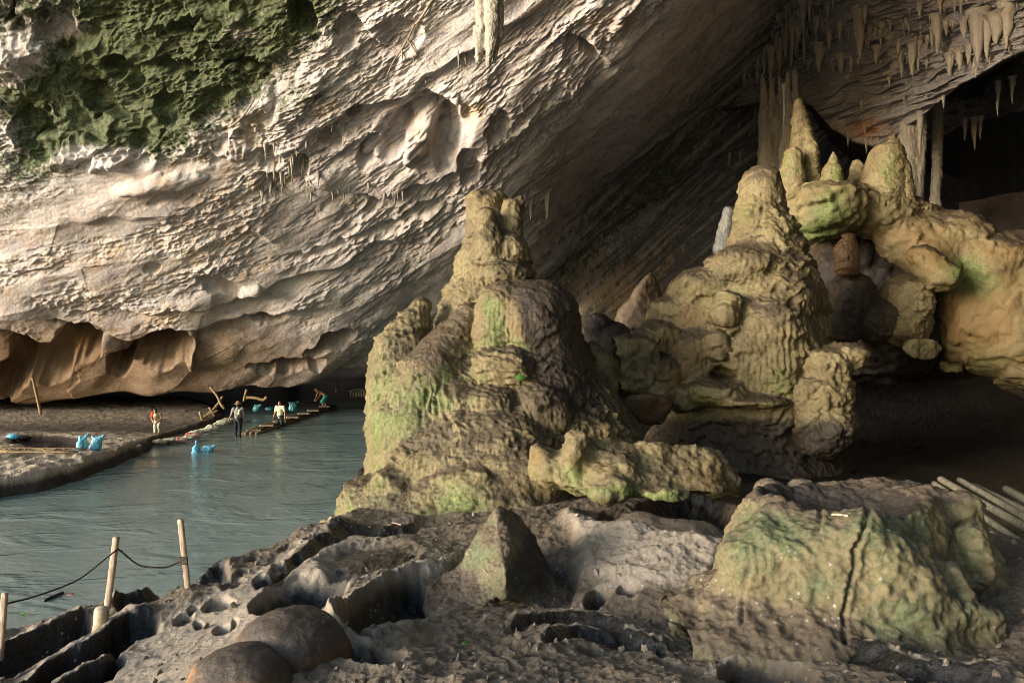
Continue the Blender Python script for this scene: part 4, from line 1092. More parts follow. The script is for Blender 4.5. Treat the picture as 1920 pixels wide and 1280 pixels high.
# -- hanging lumps and blocks in the dark below the ridge
def lump(name, parts, d, label, mat=None, h=.05, k=.15, seed=0.0, amt=1.0, moss=(), dark=(), tint=(), cat='rock', pre=None, s=.6, fl=.8, tier=.6, mudk=.9, warp=.06, group=None, post=None):
    A = []; lo = np.full(3, 1e9); hi = -lo
    for q in parts:
        x, y, rx, ry = q[:4]; dd = d+(q[4] if len(q) > 4 else 0); dep = q[5] if len(q) > 5 else 1.0
        c = P(x, y, dd); r = np.array([R(rx, dd), R(rx, dd)*dep, R(ry, dd)]); A.append((c, r))
        lo = np.minimum(lo, c-r); hi = np.maximum(hi, c+r)
    b = Blob(lo-.3, hi+.3, h)
    for c, r in A: b.ell(c, r, k)
    if pre: pre(b)
    b.warp(warp, 1.4)
    def disp(V, N):
        dd, _, _ = flow_detail(V, N, s, amt, fl, tier, seed)
        if post: dd = post(V, N, dd)
        return dd, None
    def ex(V, N, _): return flow_attrs(V, N, moss, dark, tint, mudk)
    return formation(name, b, mat or M_FLOW, label, cat, disp, 1, group, ex)
lump('rock_face', [(1590, 500, 70, 90), (1660, 560, 90, 110), (1740, 600, 90, 110), (1640, 660, 110, 60), (1800, 640, 60, 70)], 29.6, 'dark rock face in deep shade beneath the flowstone ridge', M_DIM, h=.1, k=.6, seed=49, s=1.2, amt=1.2, dark=[(1650, 600, 200, 200, 1.2)], warp=.2)  # dark spot paints deep shade over the whole face
lump('boulder', [(1600, 560, 40, 50), (1640, 600, 44, 44), (1580, 610, 36, 40)], 26.2, 'dim brown rounded rock mass below the ridge, under the reddish stub', M_DIM, seed=51, h=.06, dark=[(1610, 580, 90, 90, .8)], amt=1.4)  # dark spot paints in the shadow below the ridge
lump('boulder', [(1700, 560, 44, 46), (1690, 610, 40, 40), (1720, 600, 26, 50)], 26.0, 'fluted hanging block of flowstone in the dark below the ridge', seed=53, h=.05, fl=1.8, amt=1.4, dark=[(1700, 640, 60, 40, .5)])  # mild painted shade on the underside of the block
spire([(1592, 446, 9), (1590, 470, 19), (1588, 500, 21)], 25.4, 'short reddish stub with a pale tip in the shadow under the ridge', mat=M_BROWN, seed=59, h=.04, fl=1.6)
lump('boulder', [(1545, 690, 44, 40), (1580, 670, 40, 28), (1530, 740, 54, 44), (1570, 740, 34, 40), (1510, 770, 30, 20), (1545, 800, 56, 60)], 20.4, 'knobbly yellow grey boulder at the right foot of the bell topped stalagmite', seed=61, h=.05, s=.9, amt=1.5, dark=[(1545, 830, 90, 50, 1.1)])  # dark spot paints the foot fading into shadow
def facet(name, d, pts, label, mat, h=.05, seed=0., amt=.6, cat='rock', moss=(), dark=(), tint=(), rnd=.1, s=.5, mudk=.8, fl=.3, tier=.2, pre=None, post=None):
    """pts: (px, py, extra distance)"""
    A = np.array([P(x, y, d+e) for x, y, e in pts])
    b = Blob(A.min(0)-.3, A.max(0)+.3, h); b.convex(A, rnd, 0)
    if pre: pre(b)
    b.warp(.05, 2.)
    def disp(V, N):
        dd, _, _ = flow_detail(V, N, s, amt, fl, tier, seed)
        f1 = worley3(V[:, 0]*2.2/s+seed, V[:, 1]*2.2/s, V[:, 2]*2.2/s)
        dd = dd-.10*s*(f1-.45)
        if post: dd = post(V, N, dd)
        return dd, None
    def ex(V, N, _): return flow_attrs(V, N, moss, dark, tint, mudk)
    return formation(name, b, mat, label, cat, disp, 1, None, ex)
facet('boulder', 24.7, [(1680, 650, 0), (1720, 622, -.3), (1760, 628, 0), (1778, 645, .2), (1755, 680, 0), (1722, 690, -.2), (1690, 672, 0), (1700, 640, 1.2), (1760, 660, 1.2)], 'angular yellowish block lowest below the ridge, in the dark', M_FLOW, seed=57, h=.06, moss=[(1720, 650, 40, 30, .15)], s=.7, amt=1.3)
facet('boulder', 19.6, [(1165, 740, 0), (1195, 730, -.3), (1250, 735, -.2), (1275, 760, 0), (1250, 800, .2), (1185, 795, 0), (1165, 765, 0), (1200, 735, 1.4), (1255, 750, 1.4), (1230, 800, 1.4)], 'angular grey green boulder in shadow between the two great stalagmites', M_BROWN, seed=63, moss=[(1180, 750, 20, 30, .4)])
lump('boulder', [(1125, 690, 26, 40), (1140, 725, 20, 26), (1110, 660, 18, 20)], 19.0, 'small knobbly yellowish rock in the gap right of the middle stalagmite', seed=67, h=.05)
facet('boulder', 25, [(1213, 502, 0), (1232, 512, .3), (1255, 590, .3), (1240, 630, 0), (1165, 625, -.4), (1150, 585, 0), (1190, 530, .2), (1213, 510, 1.5), (1255, 600, 2), (1150, 600, 2)], 'reddish brown peaked rock behind the gap between the two great stalagmites', M_DIM, seed=69, h=.07, amt=.9)
lump('boulder', [(1122, 612, 26, 28), (1150, 640, 34, 40), (1115, 660, 24, 40)], 22.5, 'black knob shaped rock in shadow beside the dome of the middle stalagmite', M_DIM, seed=70, h=.06, dark=[(1130, 630, 60, 60, .9)])

# -- the long boulder in front
def long_boulder():
    d = 12.6
    b = Blob(P(960, 1000, d+1.6)-np.array([.2, 3.4, .3]), P(1440, 770, d+1.6)+np.array([.9, .8, .2]), .035)
    E = lambda x, y, e, rx, ry, k=.15, dep=1.0: b.ell(P(x, y, d+e), (R(rx, d), R(rx, d)*dep, R(ry, d)), k)
    E(1006, 850, .3, 18, 20, .08); E(1030, 880, .2, 40, 36, .15)
    H = lambda pts, k: b.convex([P(x, y, d+e) for x, y, e in pts], .05, k)
    H([(1022, 890, 0), (1062, 812, 0), (1085, 799, .1), (1110, 815, .2), (1190, 838, .2), (1210, 905, -.5), (1190, 935, -.5), (1075, 932, -.6), (1030, 905, -.2), (1080, 830, 1.3), (1200, 850, 1.3), (1060, 920, 1.2)], .1)
    H([(1110, 818, .2), (1180, 842, .1), (1240, 836, .2), (1300, 826, .3), (1345, 838, .4), (1392, 880, .4), (1396, 930, .3), (1330, 932, -.4), (1230, 945, -.6), (1150, 935, -.6), (1120, 900, -.4), (1150, 840, 1.5), (1350, 850, 1.6), (1380, 930, 1.5)], .12)
    E(1085, 838, -.1, 22, 34, .12); E(1150, 920, -.5, 40, 22, .1, .5); E(1240, 925, -.5, 46, 18, .1, .5)
    b.ell(P(1320, 965, d-.4), (R(100, d), 1.1, R(34, d)), .12, 'sub')
    b.warp(.07, 1.6)
    def disp(V, N):
        dd, _, _ = flow_detail(V, N, .5, .8, .5, .5, 83.)
        x, y, z = V.T
        dd -= .16*(worley3(x*1.9, y*1.9, z*1.9)-.45)
        dd -= .08*(worley3(x*4.7, y*4.7, z*4.7)-.45)+.04*(worley3(x*11, y*11, z*11)-.45)
        return dd, None
    def ex(V, N, _):
        px, py = gp(V)
        a = flow_attrs(V, N, [(1080, 900, 50, 30, .45), (1170, 920, 60, 20, .6), (1240, 925, 50, 16, .7), (1060, 880, 30, 30, .2), (1250, 850, 60, 20, .15)], [(1000, 850, 20, 20, .2), (1385, 890, 40, 60, .5)], [(1330, 890, 40, 40, .3), (1000, 860, 20, 20, .3)], .45)
        a['mud'] += spots(px, py, [(1150, 855, 50, 16, .4), (1260, 870, 50, 24, .3)])
        return a
    return formation('boulder', b, M_FLOW, 'long yellow green boulder lying before the middle stalagmite, hollow beneath', 'rock', disp, 1, None, ex)
long_boulder()

# -- the sharp-edged pointed rock
facet('boulder', 8.9, [(938, 940, .3), (926, 948, .2), (880, 1030, .2), (845, 1090, 0), (880, 1125, -.5), (948, 1122, -.9), (948, 1060, -.6), (955, 1000, -.15), (1030, 1080, .1), (1060, 1130, .2), (1000, 1140, -.3), (1000, 1000, .9), (960, 950, .9), (1050, 1110, 1.4), (860, 1070, 1.3)],
      'pointed mossy rock with one sharp vertical edge, standing on the cave floor', M_STUMP, h=.022, seed=71, amt=1.15, s=.42, rnd=.012, pre=lambda b: (b.ell(P(860, 1125, 8.6), (.55, .5, .12), .25), b.ell(P(1010, 1135, 8.7), (.6, .5, .14), .25), b.ell(P(800, 1095, 9.0), (.4, .4, .1), .25)),
      moss=[(900, 1030, 50, 80, .62)], dark=[(1010, 1050, 40, 90, .95), (965, 1090, 20, 50, .5)], tint=[(980, 1010, 20, 40, .4)])  # dark spots paint shade on the face turned from the light

# -- low slabs on the floor in the middle
lump('rock_slab', [(1200, 985, 60, 22, .0, .8), (1280, 1000, 70, 26, -.2, .7), (1340, 1015, 36, 20, -.3, .8)], 11.4, 'low blue grey slab in the hollow under the long boulder', M_MUD, h=.035, seed=73, s=.4, amt=.8, fl=0, tier=.1, k=.12)

# -- the mossy hollow-topped stump in the right foreground
def stump():
    d = 7.35
    b = Blob((1.55, 5.2, 1.35), (6.0, 9.6, 3.35), .021)
    top = P(1572, 935, d)
    rim = [(1402, 906, 7.5), (1440, 930, 6.85), (1500, 944, 6.6), (1560, 950, 6.5), (1650, 934, 6.55), (1720, 918, 6.8), (1752, 908, 7.2), (1790, 935, 7.5), (1440, 893, 8.4), (1600, 888, 8.7), (1745, 895, 8.4)]
    foot = [(1318, 1120, 7.3), (1365, 1175, 6.4), (1450, 1192, 6.05), (1580, 1215, 5.8), (1700, 1232, 5.75), (1800, 1250, 5.8), (1862, 1150, 7.0), (1850, 1000, 7.5), (1380, 1000, 7.1), (1330, 1060, 8.6), (1800, 1050, 9.0)]
    b.convex([P(*q) for q in rim+foot]+[P(x, y, dd)-np.array([0, 0, .5]) for x, y, dd in foot[:7]], .07, .1)
    b.ell(P(1690, 1130, 6.3), (.6, .4, .5), .25); b.ell(P(1450, 1090, 6.6), (.5, .4, .5), .3); b.ell(P(1600, 1050, 6.3), (.5, .3, .4), .3)
    b.cone(P(1335, 1110, 7.0), .16, P(1385, 1180, 6.3), .22, .25)
    b.ell(P(1330, 1165, 6.6), (.8, .6, .16), .3); b.ell(P(1480, 1215, 6.0), (.9, .4, .14), .3); b.ell(P(1750, 1255, 5.9), (.9, .4, .12), .3)
    # right shoulder, dark side and the cut-away block
    b.cone(P(1800, 960, 7.4), .22, P(1835, 1110, 7.3), .3, .2); b.ell(P(1822, 1050, 6.9), (.16, .25, .34), .1)
    b.convex([P(x, y, dd) for x, y in ((1800, 1130), (1893, 1145), (1900, 1262), (1800, 1262)) for dd in (6.0, 7.0)], .05, .1)
    b.ell(P(1790, 1040, 6.15), (.12, .35, .42), .10, 'sub', .3)
    # crater
    b.ell((P(1572, 930, 7.4)[0], 7.5, 2.98), (.80, .95, .52), .10, 'sub'); b.ell((P(1555, 930, 6.7)[0], 6.75, 3.0), (.5, .55, .17), .12, 'sub')
    b.warp(.05, 1.7)
    crack = [(1622, 935), (1627, 965), (1615, 1000), (1600, 1030), (1603, 1065), (1596, 1090), (1584, 1115), (1580, 1150), (1581, 1180), (1584, 1210)]
    crack2 = [(1540, 960), (1538, 985), (1525, 1010)]; crack3 = [(1405, 1030), (1408, 1060), (1395, 1110), (1390, 1165)]
    def disp(V, N):
        x, y, z = V.T
        px, py = gp(V)
        dd = .04*fbm(x*1.4, y*1.4, z*1.4, 3)+.03*fbm(x*4, y*4, z*4, 3)+.035*np.abs(perlin(x*5, y*5, z*5))+.022*np.abs(perlin(x*12+3, y*12, z*12))
        dd -= .05*(worley3(x*3.1, y*3.1, z*3.1)-.45)-.035*(worley3(x*8, y*8, z*8)-.45)-.02*(worley3(x*17, y*17, z*17)-.45)
        dd += .012*fbm(x*16, y*16, z*16, 2)
        fr = (y < 7.4)
        for cr, dp, wd in ((crack, .07, 2.6), (crack2, .02, 2.0), (crack3, .03, 2.5)):
            s, t = poly_sd(px+2.5*perlin(px/9, py/9, 1.), py, cr)
            dd -= fr*dp*np.exp(-(s/wd)**2)*sstep(0, .06, t)
            dd += fr*.02*np.exp(-((np.abs(s)-9)/5)**2)
        return dd, None
    def ex(V, N, _):
        px, py = gp(V)
        MOSS = [(1420, 1000, 50, 60, .55), (1480, 990, 70, 30, .45), (1500, 1020, 50, 30, .35), (1640, 975, 60, 30, .5), (1720, 990, 60, 50, .5), (1590, 1080, 70, 40, .35), (1510, 1105, 40, 20, .55), (1700, 1150, 40, 30, .7), (1650, 1180, 60, 30, .35),
                (1820, 1050, 30, 60, .55), (1760, 1200, 60, 30, .4), (1850, 1150, 40, 20, .4), (1380, 1060, 30, 40, .35), (1650, 1040, 40, 40, .25), (1760, 1120, 30, 30, .3)]
        a = dict(moss=.12+.62*spots(px, py, [(x, y, rx*1.35, ry*1.35, k) for x, y, rx, ry, k in MOSS])*(V[:, 1] < 7.6), mud=sstep(.45, .85, N[:, 2])*.7+spots(px, py, [(1420, 925, 40, 30, .5), (1560, 1010, 60, 20, .3), (1490, 1060, 60, 30, .3), (1740, 930, 60, 20, .4)]),
                 dark=spots(px, py, [(1800, 1000, 30, 60, .5), (1770, 1060, 20, 60, .35)]), tint=.2+spots(px, py, [(1760, 1000, 20, 80, .4), (1480, 1170, 90, 24, .25), (1600, 1190, 90, 20, .2)]))
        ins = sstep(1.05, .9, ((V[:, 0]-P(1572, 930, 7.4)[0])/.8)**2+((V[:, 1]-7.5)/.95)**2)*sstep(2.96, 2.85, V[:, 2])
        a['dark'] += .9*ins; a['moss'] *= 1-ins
        for cr, wd in ((crack, 2.2), (crack3, 1.2)):
            s, t = poly_sd(px+2.5*perlin(px/9, py/9, 1.), py, cr); a['dark'] += .55*np.exp(-(s/wd)**2)*(V[:, 1] < 7.4)
        return a
    return formation('boulder', b, M_STUMP, 'broad mossy rock with a hollow top and a dark crack down its front', 'rock', disp, 1, None, ex)
stump()
for i, (x, y, r, q, lab) in enumerate([(1440, 915, 30, 22, 'dark wet cobble at the left rim of the hollow topped rock'), (1500, 915, 26, 20, 'dark wet cobble second from the left behind the hollow topped rock'),
                                       (1550, 922, 34, 18, 'flat dark wet cobble in the middle behind the hollow topped rock'), (1612, 920, 34, 16, 'wide dark wet cobble right of the flat one behind the hollow topped rock'), (1690, 915, 46, 12, 'grey flat stone at the right rim behind the hollow topped rock')]):
    lump('cobble', [(x, y, r, q), (x+r*.5, y+4, r*.6, q*.8)], 8.5, lab, M_MUD, h=.03, seed=90+i, s=.3, amt=1, fl=0, tier=0, k=.08, cat='stone', warp=.03)

# -- round brown boulders at the lower edge
lump('boulder', [(545, 1235, 108, 88), (600, 1270, 80, 70, .1)], 5.6, 'smooth round brown boulder at the bottom edge left of the middle', M_BROWN, h=.022, seed=101, s=.35, amt=.5, fl=0, tier=.1, warp=.05, tint=[(480, 1180, 30, 40, .5)], dark=[(600, 1230, 60, 60, .4)])  # tint and dark paint a lit left and a shaded right side
lump('boulder', [(440, 1290, 92, 72), (490, 1310, 60, 60)], 5.0, 'lower brown boulder lit at its left side, cut off by the bottom edge', M_BROWN, h=.022, seed=103, s=.35, amt=.5, fl=0, tier=.1, warp=.05, tint=[(380, 1250, 40, 40, .7)], dark=[(480, 1270, 50, 50, .4)])  # lit left and shaded right are painted in by tint and dark
lump('cobble', [(725, 1225, 32, 16), (705, 1222, 20, 13)], 6.4, 'glossy wet pebble lying in the hollow of the floor', M_MUD, h=.02, seed=105, s=.3, amt=.4, fl=0, tier=0, k=.05, cat='stone', warp=.02)
# ------------------------------------------------------------------ stalactites
def tite_mesh(seed, n=16, rows=26, lobes=0.0):
    """unit stalactite: hangs from z = 0 to z = -1, radius about .5 at the top, fluted and knotted"""
    r = random.Random(seed)
    th = np.linspace(0, 2*math.pi, n, endpoint=False); t = np.linspace(0, 1, rows)
    T, H = np.meshgrid(t, th, indexing='ij')
    prof = .5*(1-T)**r.uniform(.55, .95)*(1+.22*np.sin(T*r.uniform(9, 17)+r.random()*6)*(1-T))+.012+.22*np.exp(-T*11)
    prof = prof*(1+.22*perlin(np.cos(H)*1.6+seed, np.sin(H)*1.6, T*2.5)+.12*perlin(np.cos(H)*4+seed, np.sin(H)*4, T*9)+.10*np.cos(H*5+seed)*(1-T))
    bx = .12*perlin(T*2.2, seed*1.7, .3); by = .12*perlin(T*2.2, seed*2.9, 5.3)
    V = np.stack([prof*np.cos(H)+bx, prof*np.sin(H)+by, -T], -1).reshape(-1, 3)
    i = np.arange(rows-1)[:, None]*n+np.arange(n)[None]; j = np.arange(rows-1)[:, None]*n+(np.arange(n)[None]+1) % n
    Q = np.stack([i, i+n, j+n, j], -1).reshape(-1, 4)
    return V, Q[:, ::-1]
_tm = []
for q in range(7):
    V, Q = tite_mesh(q+3)
    o = build('stalactite', V, Q, M_TITE, dict(dark=np.zeros(len(V))))
    _tm.append(o.data); bpy.data.objects.remove(o)
def tite(top, length, width, label, group, k=0, sink=.3):
    o = bpy.data.objects.new('stalactite', _tm[k % 7]); COL.objects.link(o)
    o.location = Vector([float(c) for c in (top[0], top[1], top[2]+sink*.5)])
    o.scale = (width, width, length+sink*.5); o.rotation_euler = (0, 0, random.uniform(0, 6.28))
    tag(o, label, 'stalactite', group); return o
BIG = [(1445, 117, 176, 12, 'long dark stalactite hanging lowest at the left end of the right ceiling'), (1612, 22, 114, 17, 'longest thin stalactite in the middle of the right ceiling'),
       (1537, 90, 136, 17, 'brownish stalactite above the tall pointed stalagmite'), (1690, 90, 149, 13, 'left one of the two stalactites above the broad lumpy stalagmite'), (1710, 90, 144, 14, 'right one of the two stalactites above the broad lumpy stalagmite'),
       (1757, 27, 102, 18, 'thick pale stalactite hanging midway over the black chamber edge'), (1834, 30, 124, 24, 'biggest pale column like stalactite at the upper right'), (1850, 44, 112, 15, 'slim stalactite touching the biggest pale column like one'),
       (1868, 34, 84, 24, 'broad short drapery between the biggest pale stalactite and the brown one'), (1888, 12, 87, 22, 'pointed brown stalactite farthest right on the near ceiling')]
for i, (x, a, b_, w, lab) in enumerate(BIG):
    p = on_ceiling(x, a); tite(p, R(b_-a, p[1]), R(w, p[1])*1.3, lab, 'large stalactites of the right ceiling', i)
MID = [(1518, 0, 40, 8), (1508, 60, 98, 8), (1433, 108, 141, 10), (1456, 67, 100, 9), (1483, 77, 124, 11), (1476, 44, 74, 7), (1508, 77, 116, 9), (1555, 57, 91, 11), (1622, 12, 44, 9), (1604, 50, 68, 8), (1575, 48, 78, 10), (1653, 46, 66, 13),
       (1722, 86, 131, 9), (1747, 60, 92, 9), (1774, 44, 66, 8), (1807, 42, 72, 12), (1763, 6, 28, 9), (1790, 6, 24, 9), (1816, 92, 121, 10), (1780, 108, 138, 13), (1643, 94, 121, 12), (1577, 108, 138, 12), (1596, 112, 134, 8), (1500, 20, 62, 12), (1490, 8, 44, 8), (1552, 6, 34, 9),
       (1738, 70, 90, 8), (1684, 84, 104, 8), (1800, 100, 130, 12), (1826, 116, 140, 8), (1630, 60, 78, 7), (1700, 40, 58, 8), (1725, 12, 34, 9), (1530, 40, 66, 9), (1468, 110, 140, 8), (1446, 96, 150, 12), (1462, 80, 128, 12), (1474, 62, 108, 13), (1486, 40, 96, 14), (1496, 24, 84, 13), (1506, 6, 60, 13), (1452, 120, 160, 9), (1420, 128, 158, 8), (1493, 66, 104, 9)]
LS = 'stalactite of middling size in the rows across the right ceiling'
k = 0
for (x, a, b_, w) in MID:
    p = on_ceiling(x, a); tite(p, R(b_-a, p[1])*1.1, R(w, p[1])*1.25, LS, 'stalactites in rows on the right ceiling', k); k += 1
rr = random.Random(5)
for q in range(140):
    c0 = MID[q % len(MID)]; x = min(1915, rr.gauss(c0[0], 22)) if q % 3 else rr.uniform(1445, 1915); row = rr.choice([.08, .25, .45, .5, .6, .75, .88, .97]); top = 0
    y = c0[1]+rr.gauss(0, 10) if q % 3 else row*b_lip(x)+rr.uniform(-6, 6)-2
    y = min(y, b_lip(x)-3)
    p = on_ceiling(x, y); tite(p, R(rr.uniform(6, 26), p[1]), R(rr.uniform(3.5, 8), p[1]), 'small drip stalactite in the fringe of the right ceiling', 'small stalactites of the right ceiling', q)
for (x, a, b_, w, d, lab) in [(1871, 158, 218, 9, 31.5, 'thin pale stalactite hanging before the black chamber near the right edge'), (1898, 150, 195, 11, 31, 'pale stalactite at the right edge under the mossy rock'), (1827, 226, 282, 11, 35, 'longest tooth of the three dim stalactites inside the black chamber'),
                              (1809, 228, 264, 9, 35, 'left tooth of the three dim stalactites inside the black chamber'), (1838, 224, 262, 9, 35, 'right tooth of the three dim stalactites inside the black chamber'),
                              (1725, 205, 290, 14, 31.5, 'long dim stalactite beside the pale flat sided column'), (1470, 165, 242, 7, 30.2, 'thin bluish white stalactite hanging over the dripstone curtain')]:
    p = P(x, a, d); tite(p, R(b_-a, d), R(w, d), lab, None, k); k += 1
for (x, a, b_, w) in [(1397, 136, 165, 9), (1420, 215, 250, 11), (1395, 288, 312, 10), (1378, 294, 318, 9)]:
    p = on_wall(x, a); tite(p, R(b_-a, p[1]), R(w, p[1]), 'bluish drip stalactite on the dark right part of the wall', 'bluish stalactites on the dark wall', k, 1.0); k += 1
for (x, a, b_, w, lab) in [(1030, 372, 415, 16, 'white curved stalactite on the dark wall right of the flat topped stump'), (1002, 385, 420, 13, 'white stalactite just beside the flat topped stump of the middle stalagmite')]:
    p = on_wall(x, a); tite(p, R(b_-a, p[1]), R(w, p[1]), lab, None, k, 1.0); k += 1
rr = random.Random(8)
for (cx, cy, sx, sy, n, lo_, hi_) in [(530, 290, 40, 40, 16, 10, 34), (510, 350, 26, 16, 8, 14, 34), (560, 330, 36, 20, 10, 10, 26), (640, 360, 60, 14, 10, 8, 20), (720, 372, 70, 12, 10, 8, 22), (600, 255, 40, 20, 8, 8, 20), (830, 120, 60, 30, 8, 6, 16), (870, 110, 20, 20, 5, 10, 24)]:
    for q in range(n):
        x = rr.gauss(cx, sx*.6); y = rr.gauss(cy, sy*.6); p = on_wall(x, y); ln = rr.uniform(lo_, hi_)
        tite(p, R(ln, p[1]), R(ln*rr.uniform(.22, .4), p[1]), 'small cream stalactite in the fringes under the ledges of the big left wall', 'small stalactites of the left wall', k, .5); k += 1
# the big fluted cluster hanging at the top middle
def hanging():
    d = 20.6
    b = Blob(P(870, 150, d)-np.array([.1, 1, .1]), P(965, -60, d)+np.array([.1, 1, .1]), .028)
    for (x0, y0, r0, x1, y1, r1, e) in [(905, -60, 13, 903, 70, 10, 0), (903, 60, 13, 897, 118, 3, 0), (920, -60, 15, 922, 80, 12, -.1), (922, 70, 12, 915, 126, 2.5, -.1), (933, -60, 12, 935, 70, 9, .05), (934, 60, 10, 927, 116, 2.5, .05), (912, 30, 15, 912, 90, 13, .1), (893, 55, 6, 898, 112, 3, -.05)]:
        b.cone(P(x0, y0, d+e), R(r0, d), P(x1, y1, d+e), R(r1, d), .05)
    def disp(V, N):
        dd, _, _ = flow_detail(V, N, .35, 1.0, 1.6, .2, 4.4); return dd, dict(dark=np.zeros(len(V)))
    return formation('stalactite', b, M_TITE, 'big cream fluted stalactite cluster hanging at the top edge over the middle of the wall', 'stalactite', disp, 1)
hanging()

# ------------------------------------------------------------------ tubes, sticks, ropes
def tube_mesh(pts, radii, n=8, wob=0.0, seed=0.0, cap=True, sq=False):
    pts = np.array(pts, float); m = len(pts)
    if np.ndim(radii) == 0: radii = np.full(m, float(radii))
    radii = np.array(radii, float)
    tg = np.gradient(pts, axis=0); tg /= np.linalg.norm(tg, axis=1)[:, None]
    up = np.array([0, 0, 1.]) if abs(tg[0][2]) < .9 else np.array([0, 1., 0])
    V = []
    for i in range(m):
        s = np.cross(tg[i], up); s /= np.linalg.norm(s); u = np.cross(s, tg[i])
        for q in range(n):
            a = 2*math.pi*(q+.5)/n; r = radii[i]*(1+wob*float(perlin(i*.7+seed, q*1.3, seed)))
            V.append(pts[i]+r*(math.cos(a)*s+math.sin(a)*u))
    V = np.array(V); Q = []
    for i in range(m-1):
        for q in range(n):
            Q.append((i*n+q, i*n+(q+1) % n, (i+1)*n+(q+1) % n, (i+1)*n+q))
    T = []
    if cap:
        for e, i in ((0, 0), (1, m-1)):
            c = len(V); V = np.vstack([V, pts[i]])
            for q in range(n):
                t = (c, i*n+(q+1) % n, i*n+q) if e == 0 else (c, i*n+q, i*n+(q+1) % n)
                T.append(t)
    return V, np.array(Q), np.array(T)
def tube(name, pts, radii, mat, parent=None, n=8, wob=.15, seed=0.0, sm=True):
    V, Q, T = tube_mesh(pts, radii, n, wob, seed)
    return build(name, V, Q, mat, None, parent, sm, T)
def sub(a, b, n): return [np.array(a)+(np.array(b)-np.array(a))*t for t in np.linspace(0, 1, n)]
def place_tube(name, pts, radii, mat, label, cat, group=None, **kw):
    o = tube(name, pts, radii, mat, None, **kw); recenter(o); return tag(o, label, cat, group)
def spl(pts, n=6):
    """smooth curve through points"""
    p = np.array(pts, float); p = np.vstack([2*p[0]-p[1], p, 2*p[-1]-p[-2]]); out = []
    for i in range(1, len(p)-2):
        for t in np.linspace(0, 1, n, endpoint=False):
            a, b, c, d = p[i-1:i+3]
            out.append(.5*((2*b)+(-a+c)*t+(2*a-5*b+4*c-d)*t*t+(-a+3*b-3*c+d)*t**3))
    out.append(p[-2]); return np.array(out)

# square sawn posts on the bank with a sagging rope
def post(name, top, bot, w, label):
    """top and bottom world points"""
    ax = (np.array(top)-np.array(bot)); L = np.linalg.norm(ax); ax /= L
    s = np.cross(ax, (0, 1, 0)); s /= np.linalg.norm(s); u = np.cross(s, ax)
    V = []; m = 18
    for i in range(m):
        t = -.15+1.15*i/(m-1); c = np.array(bot)+ax*L*t
        for q in range(12):
            a = 2*math.pi*q/12; e = 1/(max(abs(math.cos(a)), abs(math.sin(a))))
            e = min(e, 1.30)
            r = w*.5*e*(1+.10*float(perlin(i*.6, q*.9, bot[0]*3)))
            V.append(c+r*(math.cos(a)*s*1.0+math.sin(a)*u*.7))
    # slanted, chipped top
    for q in range(12): V[(m-1)*12+q] = V[(m-1)*12+q]+ax*w*.3*math.sin(q*1.7)*.4
    V = np.array(V); Q = [(i*12+q, i*12+(q+1) % 12, (i+1)*12+(q+1) % 12, (i+1)*12+q) for i in range(m-1) for q in range(12)]
    V = np.vstack([V, V[(m-1)*12:].mean(0)]); T = [(len(V)-1, (m-1)*12+q, (m-1)*12+(q+1) % 12) for q in range(12)]
    o = build(name, V, Q, M_WOOD, None, None, True, T); recenter(o); return tag(o, label, 'post', 'rope posts along the river bank')
h1 = floor_hit(201, 1142); h2 = floor_hit(353, 1102); h3 = floor_hit(2, 1222)
def above(h, px, py, lean=0.0): return P(px, py, h[1]+lean)
t1, t2, t3 = above(h1, 218, 1007), above(h2, 338, 974), above(h3, 9, 1112)
post('rope_post', t1, h1, R(11, h1[1]), 'pale wooden post leaning right, between the two other rope posts on the bank')
post('rope_post', t2, h2, R(10, h2[1]), 'tallest standing pale wooden post leaning left with a rope knot')
post('rope_post', t3, h3, R(11, h3[1]), 'wooden post cut off by the left edge of the picture')
a = above(h1, 221, 1028); b_ = above(h2, 347, 1047); mid = (a+b_)/2; mid = np.array([mid[0], mid[1], 0]); m_ = P(287, 1063, (h1[1]+h2[1])/2)
place_tube('rope', spl([a, a*.72+b_*.28+np.array([0, 0, -.16]), m_, a*.25+b_*.75+np.array([0, 0, -.13]), b_], 7), .011, M_ROPE, 'slack rope hanging between the two taller posts on the bank', 'rope', n=6, wob=.3)
c_ = above(h3, 12, 1131)
place_tube('rope', spl([a, P(160, 1077, h1[1]*.7+h3[1]*.3), P(123, 1097, h1[1]*.5+h3[1]*.5), P(60, 1119, h1[1]*.25+h3[1]*.75), c_], 7), .011, M_ROPE, 'rope running down from the middle post to the post at the left edge', 'rope', n=6, wob=.3)
kn = Blob(b_-.12, b_+.12, .008)
for e in range(4): kn.cone(b_+np.array([-.05, -.04, .03-.025*e]), .014, b_+np.array([.05, -.045, .02-.025*e]), .014, .006)
V, Q = kn.mesh(); o = build('rope_knot', V, Q, M_ROPE); recenter(o); tag(o, 'knot of rope wound round the tallest standing post', 'rope knot')
pp = floor_hit(186, 1172)
V, Q, T = tube_mesh([pp+np.array([0, 0, -.1]), pp+np.array([.02, 0, .02]), pp+np.array([.03, 0, .17]), pp+np.array([.035, 0, .2])], [.085, .083, .08, .074], 18, .06)
o = build('plastic_pipe', V, Q, M_PIPE, None, None, True, T); recenter(o); tag(o, 'muddy pale stub of pipe sticking up at the foot of the leaning middle post', 'pipe')

